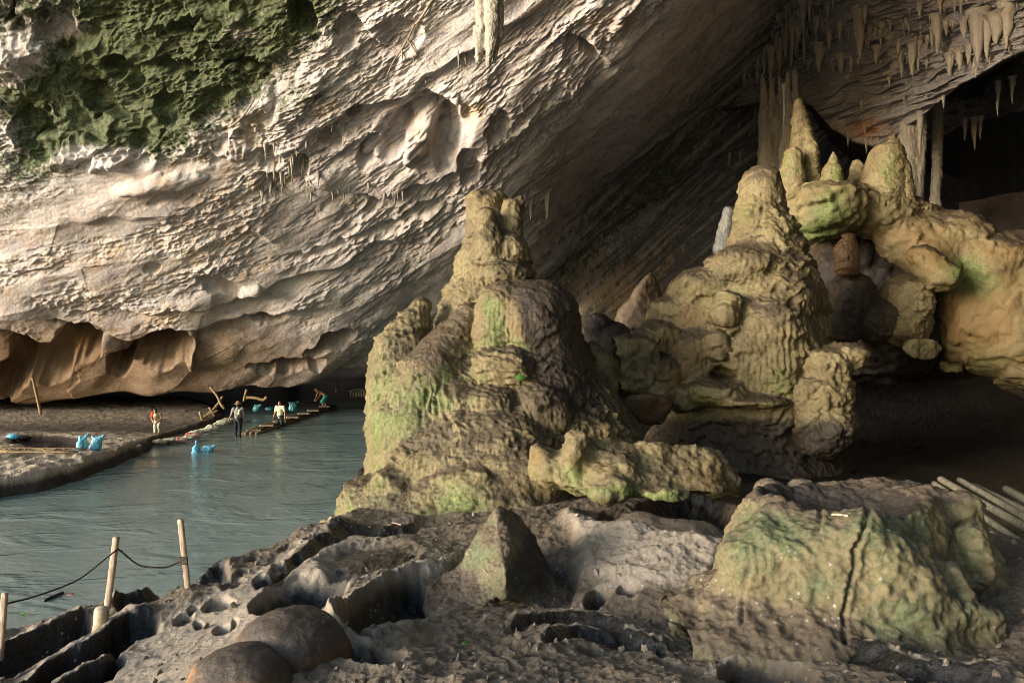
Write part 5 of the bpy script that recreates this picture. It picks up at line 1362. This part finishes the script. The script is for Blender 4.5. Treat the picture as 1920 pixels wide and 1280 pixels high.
# bamboo poles lying on the right
for i, (x0, y0, x1, y1, r, lab) in enumerate([(1752, 906, 1960, 1046, 6, 'lowest and nearest bamboo pole of the bundle on the right'), (1764, 898, 1960, 1009, 7, 'second bamboo pole from the front in the bundle on the right'), (1800, 900, 1960, 990, 6.5, 'middle bamboo pole of the bundle on the right'),
                                              (1828, 910, 1960, 975, 5.5, 'fourth bamboo pole, short and dark, in the bundle on the right'), (1888, 917, 1980, 968, 8, 'thick short bamboo pole with a pale cut end at the right edge')]):
    A = P(x0, y0, 12.2); B = P(x1, y1, 9.0)
    pts = sub(A, B, 40); rad = [R(r, 11)*(1+(.10 if q % 8 == 0 else 0)) for q in range(40)]
    place_tube('bamboo_pole', pts, rad, M_BAMBOO, lab, 'bamboo pole', 'bamboo poles lying on the right', n=10, wob=.05, seed=i)
bx = Blob(P(1780, 1010, 11)-np.array([0, 1.6, .3]), P(2050, 950, 11)+np.array([0, 1.6, .1]), .04)
bx.convex([P(x, y, d) for x, y, d in ((1790, 935, 12.2), (2060, 935, 12.2), (1850, 1030, 9.2), (2060, 1060, 9.2), (1850, 1080, 9.2), (2060, 1090, 9.2), (1790, 980, 12.2), (2060, 980, 12.2))], .05, 0)
def dsl(V, N):
    return .05*fbm(V[:, 0]*2, V[:, 1]*2, V[:, 2]*2, 4), dict(dark=np.full(len(V), .3), tint=np.full(len(V), .1), moss=np.full(len(V), .35))
formation('rock_slab', bx, M_MUD, 'grey green rock shelf carrying the bamboo poles at the right edge', 'rock', dsl)

# ------------------------------------------------------------------ sacks
def sack(loc, w, h, label, mat=M_BAG, group=None, tied=True, lean=0.0, name='plastic_sack', seed=0, ears=False, flat=False):
    hh = max(w, h)/26
    b = Blob((-w, -w, -.05), (w, w, h*1.35), hh)
    if flat:
        b.ell((0, 0, h*.5), (w*.5, w*.36, h*.5), .02)
        b.ell((w*.28, 0, h*.42), (w*.22, w*.3, h*.36), .05)
    else:
        b.cone((0, 0, w*.36), w*.40, (lean*.5, 0, h*.55), w*.38, .05); b.ell((0, 0, w*.2), (w*.44, w*.4, w*.22), .08)
        if tied: b.cone((lean*.6, 0, h*.72), w*.22, (lean, 0, h*.9), w*.07, .12*h); b.cone((lean, 0, h*.9), w*.05, (lean*1.2, 0, h*1.08), w*.15, .03)
        if ears:
            b.cone((lean-.1*w, 0, h*.7), w*.22, (lean-.42*w, 0, h*1.02), w*.05, .08); b.cone((lean+.1*w, 0, h*.7), w*.24, (lean+.55*w, 0, h*1.1), w*.06, .08)
    V, Q = b.mesh()
    if len(V) == 0: return None
    N = vnormals(V, Q)
    s = 1/max(w, .2)
    V = V+N*(w*(.05*fbm(V[:, 0]*3*s+seed, V[:, 1]*3*s, V[:, 2]*1.6*s, 3)+.03*ridged(V[:, 0]*6*s+seed, V[:, 1]*6*s, V[:, 2]*2.2*s, 2)))[:, None]
    o = build(name, V, Q, mat); o.location = [float(c) for c in loc]; o.rotation_euler = (0, 0, random.uniform(-.5, .5))
    return tag(o, label, 'sack', group)
def on_bank(px, py): return bank_hit(px, py)
p = on_bank(150, 845); GB = 'blue sacks standing on the mud bank'
q = R(1, p[1])
sack(p+[0, 0, -.03], 13*q*1.25, 25*q, 'middle and nearest of the three blue sacks on the mud bank', M_BAG, GB, True, 0, seed=1)
sack(p+[-11*q, .45, -.03], 13*q*1.3, 27*q, 'left blue sack of the three on the mud bank, with a folded mouth', M_BAG, GB, False, 0, seed=2, ears=True)
sack(p+[16*q, .4, -.03], 17*q*1.25, 25*q, 'right blue sack of the three on the mud bank, mouth spread open', M_BAG, GB, False, .05, seed=3, ears=True)
p = on_bank(24, 826); q = R(1, p[1]); sack(p+[0, 0, -.02], 16*q*1.2, 11*q, 'pale blue sack lying alone at the left edge of the mud bank', M_BAG, None, False, 0, seed=4, flat=True)
p = on_bank(44, 826); sack(p, .5, .16, 'dark limp bag beside the pale blue sack at the left edge', M_DARKCLOTH, None, False, 0, seed=9, flat=True)
d = 27.6; q = R(1, d)
sack(P(367, 849, d)*[1, 1, 0]+[0, 0, -.1], 13*q*1.25, 23*q, 'tall blue sack with a knotted neck standing in the river', M_BAG, 'blue sacks standing in the river', True, .03, seed=5)
sack(P(387, 850, d+.3)*[1, 1, 0]+[0, 0, -.12], 17*q*1.2, 16*q, 'lower slumped blue sack standing in the river', M_BAG, 'blue sacks standing in the river', False, .1, seed=6, ears=True)
sack(P(314, 834, 30.2)*[1, 1, 0]+[0, 0, -.03], .26, .12, 'tiny blue bag at the edge of the mud where it meets the water', M_BAG, None, False, 0, seed=7, flat=True)
sack(P(550, 752, 42)*[1, 1, 0]+[0, 0, .25], .62, .5, 'teal sack heaped on the water beyond the cream shirt', M_BAGDIM, None, False, 0, seed=8, ears=True)
sack(P(481, 760, 42)*[1, 1, 0]+[0, 0, .2], .5, .4, 'small dim teal sack behind the man in the grey shirt', M_BAGDIM, None, False, .1, seed=10, ears=True)
sack(P(506, 759, 43)*[1, 1, 0]+[0, 0, .15], .6, .22, 'faint teal sack between the two standing waders', M_BAGDIM, None, False, 0, seed=11, flat=True)

# dam of sacks across the water
GS = 'white sacks of the low dam'
DAM = [(300, 827, 24, M_KHAKI), (318, 824, 24, M_SACK), (336, 823, 24, M_REDSACK), (352, 820, 22, M_SACK), (361, 814, 24, M_REDSACK), (368, 809, 24, M_SACK), (384, 806, 22, M_SACK), (396, 802, 24, M_SACK), (402, 798, 24, M_SACK), (412, 794, 22, M_SACK), (420, 790, 24, M_SACK), (428, 786, 22, M_SACK)]
for i, (x, y, w, m) in enumerate(DAM):
    d = (CAM_Z-.18)/((y-640)/FPX)
    lab = 'flat white sack in the low dam reaching toward the man in the grey shirt'
    if m is M_REDSACK: lab = ['red and white sack at the near end of the dam, third from the bank', None, 'bright red printed sack in the middle of the dam'][0 if i == 2 else 2]
    if m is M_KHAKI: lab = 'muddy brown sack at the bank end of the dam'
    o = sack(P(x, y, d)*[1, 1, 0]+[0, 0, .08], R(w, d)*1.1, .17, lab, m, GS, False, 0, 'dam_sack', 20+i, flat=True); o.rotation_euler = (0, .05*(-1)**i, .3+random.uniform(-.3, .3))
place_tube('dam_log', sub(P(262, 828, 31)*[1, 1, 0]+[0, 0, .02], P(436, 788, 39)*[1, 1, 0]+[0, 0, .04], 24), .11, M_DARKWOOD, 'long dark log lying in the water under the sacks of the dam', 'log', wob=.3)
place_tube('dam_log', sub(P(312, 821, 32.6)*[1, 1, 0]+[0, 0, .1], P(392, 787, 39)*[1, 1, 0]+[0, 0, .14], 18), .09, M_DARKWOOD, 'dark log just behind the sacks of the dam', 'log', wob=.3, seed=4)

# branch rail behind the dam
br = thing('branch_rail', 'rough rail of crossed branches standing behind the sack dam', 'fence', tuple(P(380, 790, 37)*[1, 1, 0]))
def child_tube(par, name, pts, rad, mat, **kw):
    L = np.array(par.location); return tube(name, np.array(pts)-L, rad, mat, par, **kw)
F = lambda X, Y, d: P(260+X/4.364, 700+Y/4.364, d)
child_tube(br, 'pole', spl([F(370, 440, 37), F(470, 400, 37.2), F(590, 315, 37.5), F(650, 250, 37.8), F(690, 185, 38)], 5), [.08]*20+[.06], M_DARKWOOD, wob=.25)
child_tube(br, 'pole', spl([F(585, 110, 37.8), F(640, 180, 37.7), F(670, 245, 37.6), F(702, 290, 37.5)], 5), .07, M_DARKWOOD, wob=.25, seed=2)
child_tube(br, 'pole', spl([F(385, 445, 36.8), F(480, 405, 36.9), F(560, 345, 37), F(650, 302, 37.2)], 5), .06, M_DARKWOOD, wob=.25, seed=3)
child_tube(br, 'stake', sub(F(500, 312, 36.8), F(532, 410, 36.8), 8), .075, M_DARKWOOD, wob=.2, seed=5)
child_tube(br, 'stake', sub(F(578, 275, 37.1), F(622, 352, 37.1), 8), .065, M_DARKWOOD, wob=.2, seed=6)
place_tube('stake', sub(F(1612, 55, 48), F(1618, 160, 48), 8), .07, M_DARKWOOD, 'single upright stake in the tunnel right of the bending man', 'stake', wob=.2)
place_tube('stake', spl([F(885, 130, 40), F(870, 180, 40), F(860, 225, 40)], 5), .07, M_DARKWOOD, 'crooked dim stake behind the hat of the man in the grey shirt', 'stake', wob=.2)
place_tube('driftwood_log', spl([F(870, 195, 41), F(960, 200, 41), F(1020, 215, 41), F(1050, 190, 41)], 5), .09, M_DARKWOOD, 'forked driftwood lying across the dark water behind the waders', 'driftwood', wob=.3)
bf = thing('stick_fence', 'small fence of thin upright sticks in the tunnel, against the middle stalagmite', 'fence', tuple(P(672, 745, 46)))
for i in range(11):
    X = 1735+i*13; child_tube(bf, 'stick', sub(F(X, 195+random.uniform(-3, 3), 46), F(X+random.uniform(-6, 6), 140+random.uniform(-8, 6), 46), 4), .035, M_BAMBOO, n=6)
child_tube(bf, 'rail', spl([F(1720, 150, 46), F(1780, 128, 46), F(1850, 140, 46), F(1885, 165, 46)], 5), .05, M_BAMBOO, n=6)

# bamboo raft
ra = P(472, 809, 33.3)*[1, 1, 0]; rb = P(622, 762, 46.5)*[1, 1, 0]
rf = thing('bamboo_raft', 'long narrow bamboo raft with pale crossbars floating in front of the cream shirted man', 'raft', tuple(ra))
ax = (rb-ra)/np.linalg.norm(rb-ra); sx = np.array([ax[1], -ax[0], 0])
for i in range(6):
    off = sx*(i-2.5)*.135
    child_tube(rf, 'log', sub(ra+off+[0, 0, .04]-ax*random.uniform(0, .35), rb+off+[0, 0, .06], 16), .07, M_DARKWOOD, wob=.12, seed=i)
for i in range(3):
    child_tube(rf, 'log', sub(ra+sx*(i-1)*.2+[0, 0, .17], rb+sx*(i-1)*.2+[0, 0, .17], 14), .055, M_DARKWOOD, wob=.12, seed=i+9)
for i, (X, Y) in enumerate([(1050, 427), (1155, 394), (1260, 360), (1352, 329), (1428, 304), (1522, 270), (945, 466)]):
    px, py = 260+X/4.364, 700+Y/4.364; d = (CAM_Z-.27)/((py-640)/FPX); c = P(px, py, d)
    child_tube(rf, 'crossbar', sub(c-sx*.36, c+sx*.36, 8), [.075, .05, .045, .045, .045, .045, .05, .075], M_BAMBOO, wob=.1, seed=i)

# leaning stick and a ladder on the mud bank
p0 = P(77, 768, 38.6); p0[2] = bank_z(p0[0], p0[1])-.05
place_tube('pole', spl([p0, P(69, 742, p0[1]+.2), P(61, 708, p0[1]+.5)], 5), .075, M_DARKWOOD, 'pale pole leaning against the alcove wall at the far left', 'pole', wob=.15)
lp = bank_hit(60, 852)
ld_ = thing('ladder', 'long thin bamboo ladder lying flat on the mud bank at the left edge', 'ladder', tuple(lp+[0, 0, .02]))
def bpt(px, py):
    w_ = bank_hit(px, py); return np.array([w_[0], w_[1], bank_z(w_[0], w_[1])+.05])
r1 = [bpt(x, 846.5) for x in range(-40, 165, 20)]; r2 = [bpt(x, 855) for x in range(-40, 146, 20)]
zz = max(np.mean([r[2] for r in r1]), np.mean([r[2] for r in r2]))+.03
for r in (r1, r2):
    y = np.mean([c[1] for c in r]); child_tube(ld_, 'rail', [np.array([c[0], y, zz]) for c in r], .035, M_DARKWOOD, n=6)
for i in range(9):
    c1, c2 = r1[i], r2[i]; child_tube(ld_, 'rung', sub([c1[0], np.mean([c[1] for c in r1]), zz], [c2[0]+.1, np.mean([c[1] for c in r2]), zz], 4), .028, M_DARKWOOD, n=6)

# roots down the wall
def root(pts, r, label, seed):
    q = spl([on_wall(x, y)+np.array([0, -.12, -.03]) for x, y in pts], 4)
    place_tube('tree_root', q, np.linspace(r, r*.5, len(q)), M_ROOT, label, 'root', n=6, wob=.3, seed=seed)
root([(815, -4), (801, 20), (786, 42), (774, 57), (761, 84), (744, 111), (732, 130), (724, 148)], .05, 'thin pale root creeping down the wall left of the big hanging stalactite cluster', 1)
root([(761, 84), (775, 96), (784, 106)], .04, 'short side root forking right under the long pale root', 2)
root([(430, 240), (452, 225), (470, 205), (480, 185)], .05, 'short root climbing the wall at the right border of the mossy area', 3)

# litter on the floor
def leaf(p, L, label, mat=M_LEAF, rot=0.0, cat='leaf', tilt=.3):
    n = 7; V = []; 
    for i in range(n):
        t = i/(n-1); w = L*.28*math.sin(math.pi*(t*.92+.05))
        for s in (-1, 0, 1): V.append((L*(t-.5), s*w, .015*L*4*(abs(s)*.5)+.12*L*math.sin(math.pi*t)))
    o = build('leaf', np.array(V), grid_faces(n, 3), mat); o.location = [float(c) for c in p]; o.rotation_euler = (tilt, .1, rot)
    return tag(o, label, cat)
def top_of(px, py):
    """first surface met along a photo pixel's line of sight (for things lying on rocks)"""
    bpy.context.view_layer.update(); dg = bpy.context.evaluated_depsgraph_get()
    dr = Vector(((px-960)/FPX, 1, -(py-640)/FPX)).normalized()
    hit, loc, nrm, *_ = scene.ray_cast(dg, Vector((0, 0, CAM_Z)), dr)
    return np.array(loc), np.array(nrm)
c, nn = top_of(975, 712); leaf(c+[0, -.08, .05], .26, 'bright green leaf lying on the middle stalagmite below the shell tiers', rot=.2, tilt=1.0)
c, nn = top_of(872, 1211); leaf(c+[0, 0, .02], .08, 'bright green leaf scrap on the muddy floor in front of the pointed rock', rot=.5)
c, nn = top_of(42, 1155); leaf(c+[0, 0, .03], .13, 'green leaf on the shore mud left of the leaning middle post', rot=-.4)
c, nn = top_of(133, 1118); leaf(c+[0, 0, .03], .13, 'reddish brown leaf on the shore mud beside the black stick', M_REDSACK, rot=.8)
def twig(x0, y0, x1, y1, r, label, mat=M_DARKWOOD):
    a, _ = top_of(x0, y0); b2, _ = top_of(x1, y1); m = (a+b2)/2+[0, 0, .02]
    place_tube('twig', spl([a+[0, 0, .015], m, b2+[0, 0, .015]], 5), r, mat, label, 'twig', n=6, wob=.3)
twig(82, 1128, 118, 1112, .03, 'black stick lying on the shore mud behind the leaning post', M_BLACK)
twig(735, 981, 752, 985, .014, 'pale twig on the ledge at the foot of the middle stalagmite', M_WOOD)
twig(1245, 1192, 1262, 1204, .006, 'thin twig on the mud left of the hollow topped rock', M_WOOD)
twig(1560, 967, 1590, 970, .012, 'thin pale twig lying on the rim of the hollow topped rock', M_WOOD)
twig(905, 1068, 915, 1078, .006, 'tiny straw at the foot of the pointed rock', M_WOOD)

# ------------------------------------------------------------------ people
def person(loc, rot, J, scale, label, clothes, hat=None, hair=True, extras=None):
    """J: joints in metres, +y is the way the person faces. clothes: list of (name, material, [(joint a, ra, joint b, rb)...])"""
    t = thing('person', label, 'person', tuple(float(c) for c in loc)); t.rotation_euler = (0, 0, rot); t.scale = (scale,)*3
    J = {k: np.array(v, float) for k, v in J.items()}
    def mk(segs, h, name, mat, k=.03, balls=(), nz=0.0):
        A = []
        for a, ra, b2, rb in segs: A += [(J[a] if isinstance(a, str) else np.array(a), ra), (J[b2] if isinstance(b2, str) else np.array(b2), rb)]
        for c, r in balls: A.append((np.array(c), max(r)))
        lo = np.min([p-r for p, r in A], 0)-.06; hi = np.max([p+r for p, r in A], 0)+.06
        b = Blob(lo, hi, h)
        for i in range(0, 2*len(segs), 2): b.cone(A[i][0], A[i][1], A[i+1][0], A[i+1][1], k)
        for c, r in balls: b.ell(c, r, k)
        V, Q = b.mesh(); N = vnormals(V, Q)
        if nz: V = V+N*(nz*fbm(V[:, 0]*9, V[:, 1]*9, V[:, 2]*5, 3))[:, None]
        return build(name, V, Q, mat, None, t)
    H = J['head']; f = J['face']           # unit facing of the head
    up = J['headup']; sd = np.cross(f, up)
    body = [('neck', .055, 'head', .06), ('pelvis', .13, 'waist', .12), ('waist', .12, 'chest', .135), ('chest', .14, 'neck', .06), ('chest', .11, 'lsh', .065), ('chest', .11, 'rsh', .065),
            ('lsh', .058, 'lel', .042), ('lel', .042, 'lha', .028), ('rsh', .058, 'rel', .042), ('rel', .042, 'rha', .028),
            ('pelvis', .12, 'lhip', .09), ('pelvis', .12, 'rhip', .09), ('lhip', .088, 'lkn', .058), ('lkn', .056, 'lan', .038), ('rhip', .088, 'rkn', .058), ('rkn', .056, 'ran', .038)]
    for s in 'lr':
        an = J[s+'an']; toe = J.get(s+'toe', an+np.array([0, .16, -.05])); body.append((an-np.array([0, .03, .04]), .04, toe, .03))
        hd = J[s+'ha']; dv = hd-J[s+'el']; dv /= np.linalg.norm(dv); pd = np.cross(dv, (1, 0, 0)); pd /= np.linalg.norm(pd)+1e-9
        body.append((hd, .03, hd+dv*.08, .034))
        for q in range(4): body.append((hd+dv*.08+pd*(q-1.5)*.019, .010, hd+dv*(.155-.012*abs(q-1.4))+pd*(q-1.5)*.02+np.array([0, .02, 0]), .007))
        body.append((hd+dv*.03+pd*.03, .012, hd+dv*.085+pd*.055, .009))
    balls = [(H, (.078, .095, .115)), (H+f*.095-up*.01, (.016, .02, .022)), (H+sd*.078, (.014, .02, .03)), (H-sd*.078, (.014, .02, .03)), (H+f*.03-up*.07, (.05, .06, .05)), (H+f*.083-up*.05, (.026, .014, .01))]
    mk(body, .015, 'body', M_SKIN, .025, balls)
    for s in (-1, 1):
        e = mk([(H+f*.088+up*.018+sd*.032*s, .010, H+f*.09+up*.018+sd*.034*s, .010)], .005, 'eye', M_BLACK)
    if hair: mk([(H+up*.05-f*.02, .088, H-f*.045+up*.0, .085)], .012, 'hair', M_HAIR, .02, nz=.01)
    for name, mat, segs in clothes: mk(segs, .016, name, mat, .04, nz=.02)
    if hat is not None:
        mk([(H+up*.07, .10, H+up*.11, .085)], .012, 'hat', hat, .02, [(H+up*.065, (.19, .2, .022))])
    if extras: extras(t, mk, J)
    return t
def stand(**kw):
    J = dict(pelvis=(0, 0, .92), waist=(0, 0, 1.08), chest=(0, 0, 1.28), neck=(0, 0, 1.45), head=(0, .02, 1.60), face=(0, 1, 0), headup=(0, 0, 1), lsh=(-.19, 0, 1.40), rsh=(.19, 0, 1.40), lel=(-.26, .0, 1.12), rel=(.26, 0, 1.12), lha=(-.27, .08, .88), rha=(.27, .08, .88),
             lhip=(-.09, 0, .88), rhip=(.09, 0, .88), lkn=(-.10, .03, .48), rkn=(.10, .03, .48), lan=(-.10, 0, .08), ran=(.10, 0, .08))
    J.update(kw); return J
SHIRT = [('waist', .155, 'chest', .165), ('pelvis', .155, 'waist', .15), ('chest', .155, 'neck', .075), ('chest', .13, 'lsh', .085), ('chest', .13, 'rsh', .085)]
SLEEVES = lambda t: [('lsh', .08, 'lslv', .062), ('rsh', .08, 'rslv', .062)]
TROUS = [('pelvis', .15, 'lhip', .11), ('pelvis', .15, 'rhip', .11), ('lhip', .11, 'lkn', .08), ('rhip', .11, 'rkn', .08), ('lkn', .08, 'lan', .062), ('rkn', .08, 'ran', .062)]
def slv(J):
    for s in 'lr': J[s+'slv'] = tuple(np.array(J[s+'sh'])*.35+np.array(J[s+'el'])*.65)
    return J
# wading away from us in a grey shirt and straw hat
J = slv(stand(lel=(-.30, .02, 1.14), lha=(-.40, .10, .92), rel=(.27, -.02, 1.12), rha=(.30, .06, .88), lkn=(-.10, .12, .50), lan=(-.10, .02, .12), rkn=(.10, -.06, .48), ran=(.10, -.2, .10)))
def pack(t, mk, J):
    mk([((.07, -.17, 1.2), .06, (.09, -.16, 1.36), .045)], .012, 'bottle_pouch', M_CREAM)
    mk([((.02, -.165, 1.0), .035, (.02, -.165, 1.05), .035)], .012, 'belt_pouch', M_BLACK)
person(P(446, 815, 32.2)*[1, 1, 0]+[0, 0, -.06], .25, J, .98, 'man in a grey shirt, dark trousers and straw hat wading away from us', [('shirt', M_GREY, SHIRT+SLEEVES(0)), ('trousers', M_DARKCLOTH, TROUS)], M_HATTAN, True, pack)
# cream shirt, behind the raft, facing us
J = slv(stand(lel=(-.30, .05, 1.14), lha=(-.34, .10, .88), rel=(.27, .04, 1.12), rha=(.28, .16, .90), head=(.0, .05, 1.60)))
person(P(525, 800, 36)*[1, 1, 0]+[0, 0, -.33], math.pi-.15, J, .98, 'bareheaded man in a cream shirt and dark trousers standing behind the raft', [('shirt', M_CREAM, SHIRT+SLEEVES(0)), ('trousers', M_DARKCLOTH, TROUS)], None, True)
# bare-backed man bending over the raft end in a pale hat
J = stand(pelvis=(0, -.15, .80), waist=(0, -.02, .95), chest=(0, .20, 1.05), neck=(0, .38, 1.12), head=(0, .50, 1.16), face=(0, .85, -.5), headup=(0, .5, .85), lsh=(-.19, .32, 1.08), rsh=(.19, .32, 1.08), lel=(-.22, .42, .80), rel=(.22, .44, .80), lha=(-.14, .58, .58), rha=(.14, .58, .58),
          lhip=(-.1, -.15, .78), rhip=(.1, -.15, .78), lkn=(-.12, .08, .44), rkn=(.12, .04, .44), lan=(-.12, -.1, .08), ran=(.12, -.14, .08))
person(P(607, 764, 45.4)*[1, 1, 0]+[0, 0, .05], math.radians(75), J, 1.0, 'bare chested man in a pale hat bending over the far end of the raft', [('shorts', M_TEAL, [('pelvis', .16, 'lhip', .12), ('pelvis', .16, 'rhip', .12), ('lhip', .12, 'lkn', .095), ('rhip', .12, 'rkn', .095)])], M_HATWHITE, True)
# hunched figure in red and khaki on the mud bank
J = slv(stand(pelvis=(0, -.06, .62), waist=(0, .02, .78), chest=(0, .12, .94), neck=(0, .2, 1.06), head=(.02, .26, 1.19), face=(0, .9, -.3), headup=(0, .3, .9), lsh=(-.18, .13, 1.03), rsh=(.18, .13, 1.03), lel=(-.22, .16, .78), rel=(.22, .16, .78), lha=(-.1, .32, .62), rha=(.1, .32, .62),
          lhip=(-.08, -.06, .6), rhip=(.08, -.06, .6), lkn=(-.09, .08, .36), rkn=(.09, .06, .36), lan=(-.08, 0, .07), ran=(.08, .04, .07)))
hb = bank_hit(295, 822)
def scarf(t, mk, J): mk([('rsh', .10, 'chest', .12), ('rsh', .09, 'rslv', .075)], .014, 'red_vest', M_RED, .03, nz=.015)
person([float(P(295, 818, 31.)[0]), 31.0, bank_z(P(295, 818, 31.)[0], 31.0)-.02], math.pi+.2, J, .88, 'hunched person in khaki with one red shoulder at the edge of the mud bank', [('shirt', M_KHAKI, SHIRT+SLEEVES(0)), ('trousers', M_SACK, TROUS)], None, True, scarf)

# grit and pebbles scattered over the floor (nobody could count them)
def grit():
    t = (1+5**.5)/2
    iv = np.array([(-1, t, 0), (1, t, 0), (-1, -t, 0), (1, -t, 0), (0, -1, t), (0, 1, t), (0, -1, -t), (0, 1, -t), (t, 0, -1), (t, 0, 1), (-t, 0, -1), (-t, 0, 1)])/1.9
    it = np.array([(0, 11, 5), (0, 5, 1), (0, 1, 7), (0, 7, 10), (0, 10, 11), (1, 5, 9), (5, 11, 4), (11, 10, 2), (10, 7, 6), (7, 1, 8), (3, 9, 4), (3, 4, 2), (3, 2, 6), (3, 6, 8), (3, 8, 9), (4, 9, 5), (2, 4, 11), (6, 2, 10), (8, 6, 7), (9, 8, 1)])
    rg = np.random.RandomState(3); VV = []; TT = []; tn = []
    n = 0
    while n < 1500:
        i = rg.randint(70, FZ.shape[0]-140); j = rg.randint(75, FZ.shape[1]-70)
        x, y, z = FX[i, j], FY[i, j], FZ[i, j]
        if z < -.1: continue
        cl = perlin(x*.9, y*.9, 3.3)
        if cl < -.1 and rg.rand() > .25: continue
        r = .006+.030*rg.rand()**4*(1+y/14)
        q = rg.normal(size=(3, 3)); q, _ = np.linalg.qr(q)
        v = (iv*(1+.35*rg.normal(size=(12, 1)))*np.array([1, .8, .6])) @ q*r
        VV.append(v+np.array([x, y, z+r*.25])); TT.append(it+n*12); tn.append(np.full(12, rg.rand()*.65)); n += 1
    o = build('pebbles', np.concatenate(VV), None, M_MUD, dict(tint=np.concatenate(tn), dark=np.zeros(n*12), moss=np.zeros(n*12), wet=np.zeros(n*12)), None, False, np.concatenate(TT))
    tag(o, 'grey grit and small pebbles scattered over the muddy cave floor', 'pebbles', None, 'stuff')
grit()
# ------------------------------------------------------------------ light, sky, camera
SUN_AZ = math.atan2(-.88, -.48); SUN_EL = math.radians(9)
w = bpy.data.worlds.new('World'); scene.world = w; w.use_nodes = True
nt = w.node_tree; nt.nodes.clear()
wo = nt.nodes.new('ShaderNodeOutputWorld'); bg = nt.nodes.new('ShaderNodeBackground'); sk = nt.nodes.new('ShaderNodeTexSky')
sk.sky_type = 'NISHITA'; sk.sun_disc = False; sk.sun_elevation = SUN_EL; sk.sun_rotation = SUN_AZ % (2*math.pi)
bg.inputs[1].default_value = .15
nt.links.new(sk.outputs[0], bg.inputs[0]); nt.links.new(bg.outputs[0], wo.inputs[0])
ld = bpy.data.lights.new('sun', 'SUN'); ld.energy = 2.1; ld.angle = math.radians(26); ld.color = (1, .97, .915)
lo = bpy.data.objects.new('sun', ld); COL.objects.link(lo)
sd = Vector((math.cos(SUN_EL)*math.sin(SUN_AZ), math.cos(SUN_EL)*math.cos(SUN_AZ), math.sin(SUN_EL)))
lo.rotation_euler = sd.to_track_quat('Z', 'Y').to_euler(); lo.location = (-20, -12, 10)
cd = bpy.data.cameras.new('camera'); cam = bpy.data.objects.new('camera', cd); COL.objects.link(cam)
cd.lens = 24; cd.sensor_width = 36; cd.clip_end = 1000; cd.clip_start = .05
cam.location = (0, 0, CAM_Z); cam.rotation_euler = (math.pi/2, 0, 0)
scene.camera = cam
scene.view_settings.view_transform = 'Standard'; scene.view_settings.look = 'None'; scene.view_settings.exposure = 1.85; scene.view_settings.gamma = 1
scene.cycles.use_denoising = True
scene.cycles.pixel_filter_type = 'BLACKMAN_HARRIS'; scene.cycles.filter_width = .85
scene.cycles.max_bounces = 6; scene.cycles.diffuse_bounces = 4; scene.cycles.glossy_bounces = 3
scene.cycles.transparent_max_bounces = 6
scene.cycles.sample_clamp_indirect = 4
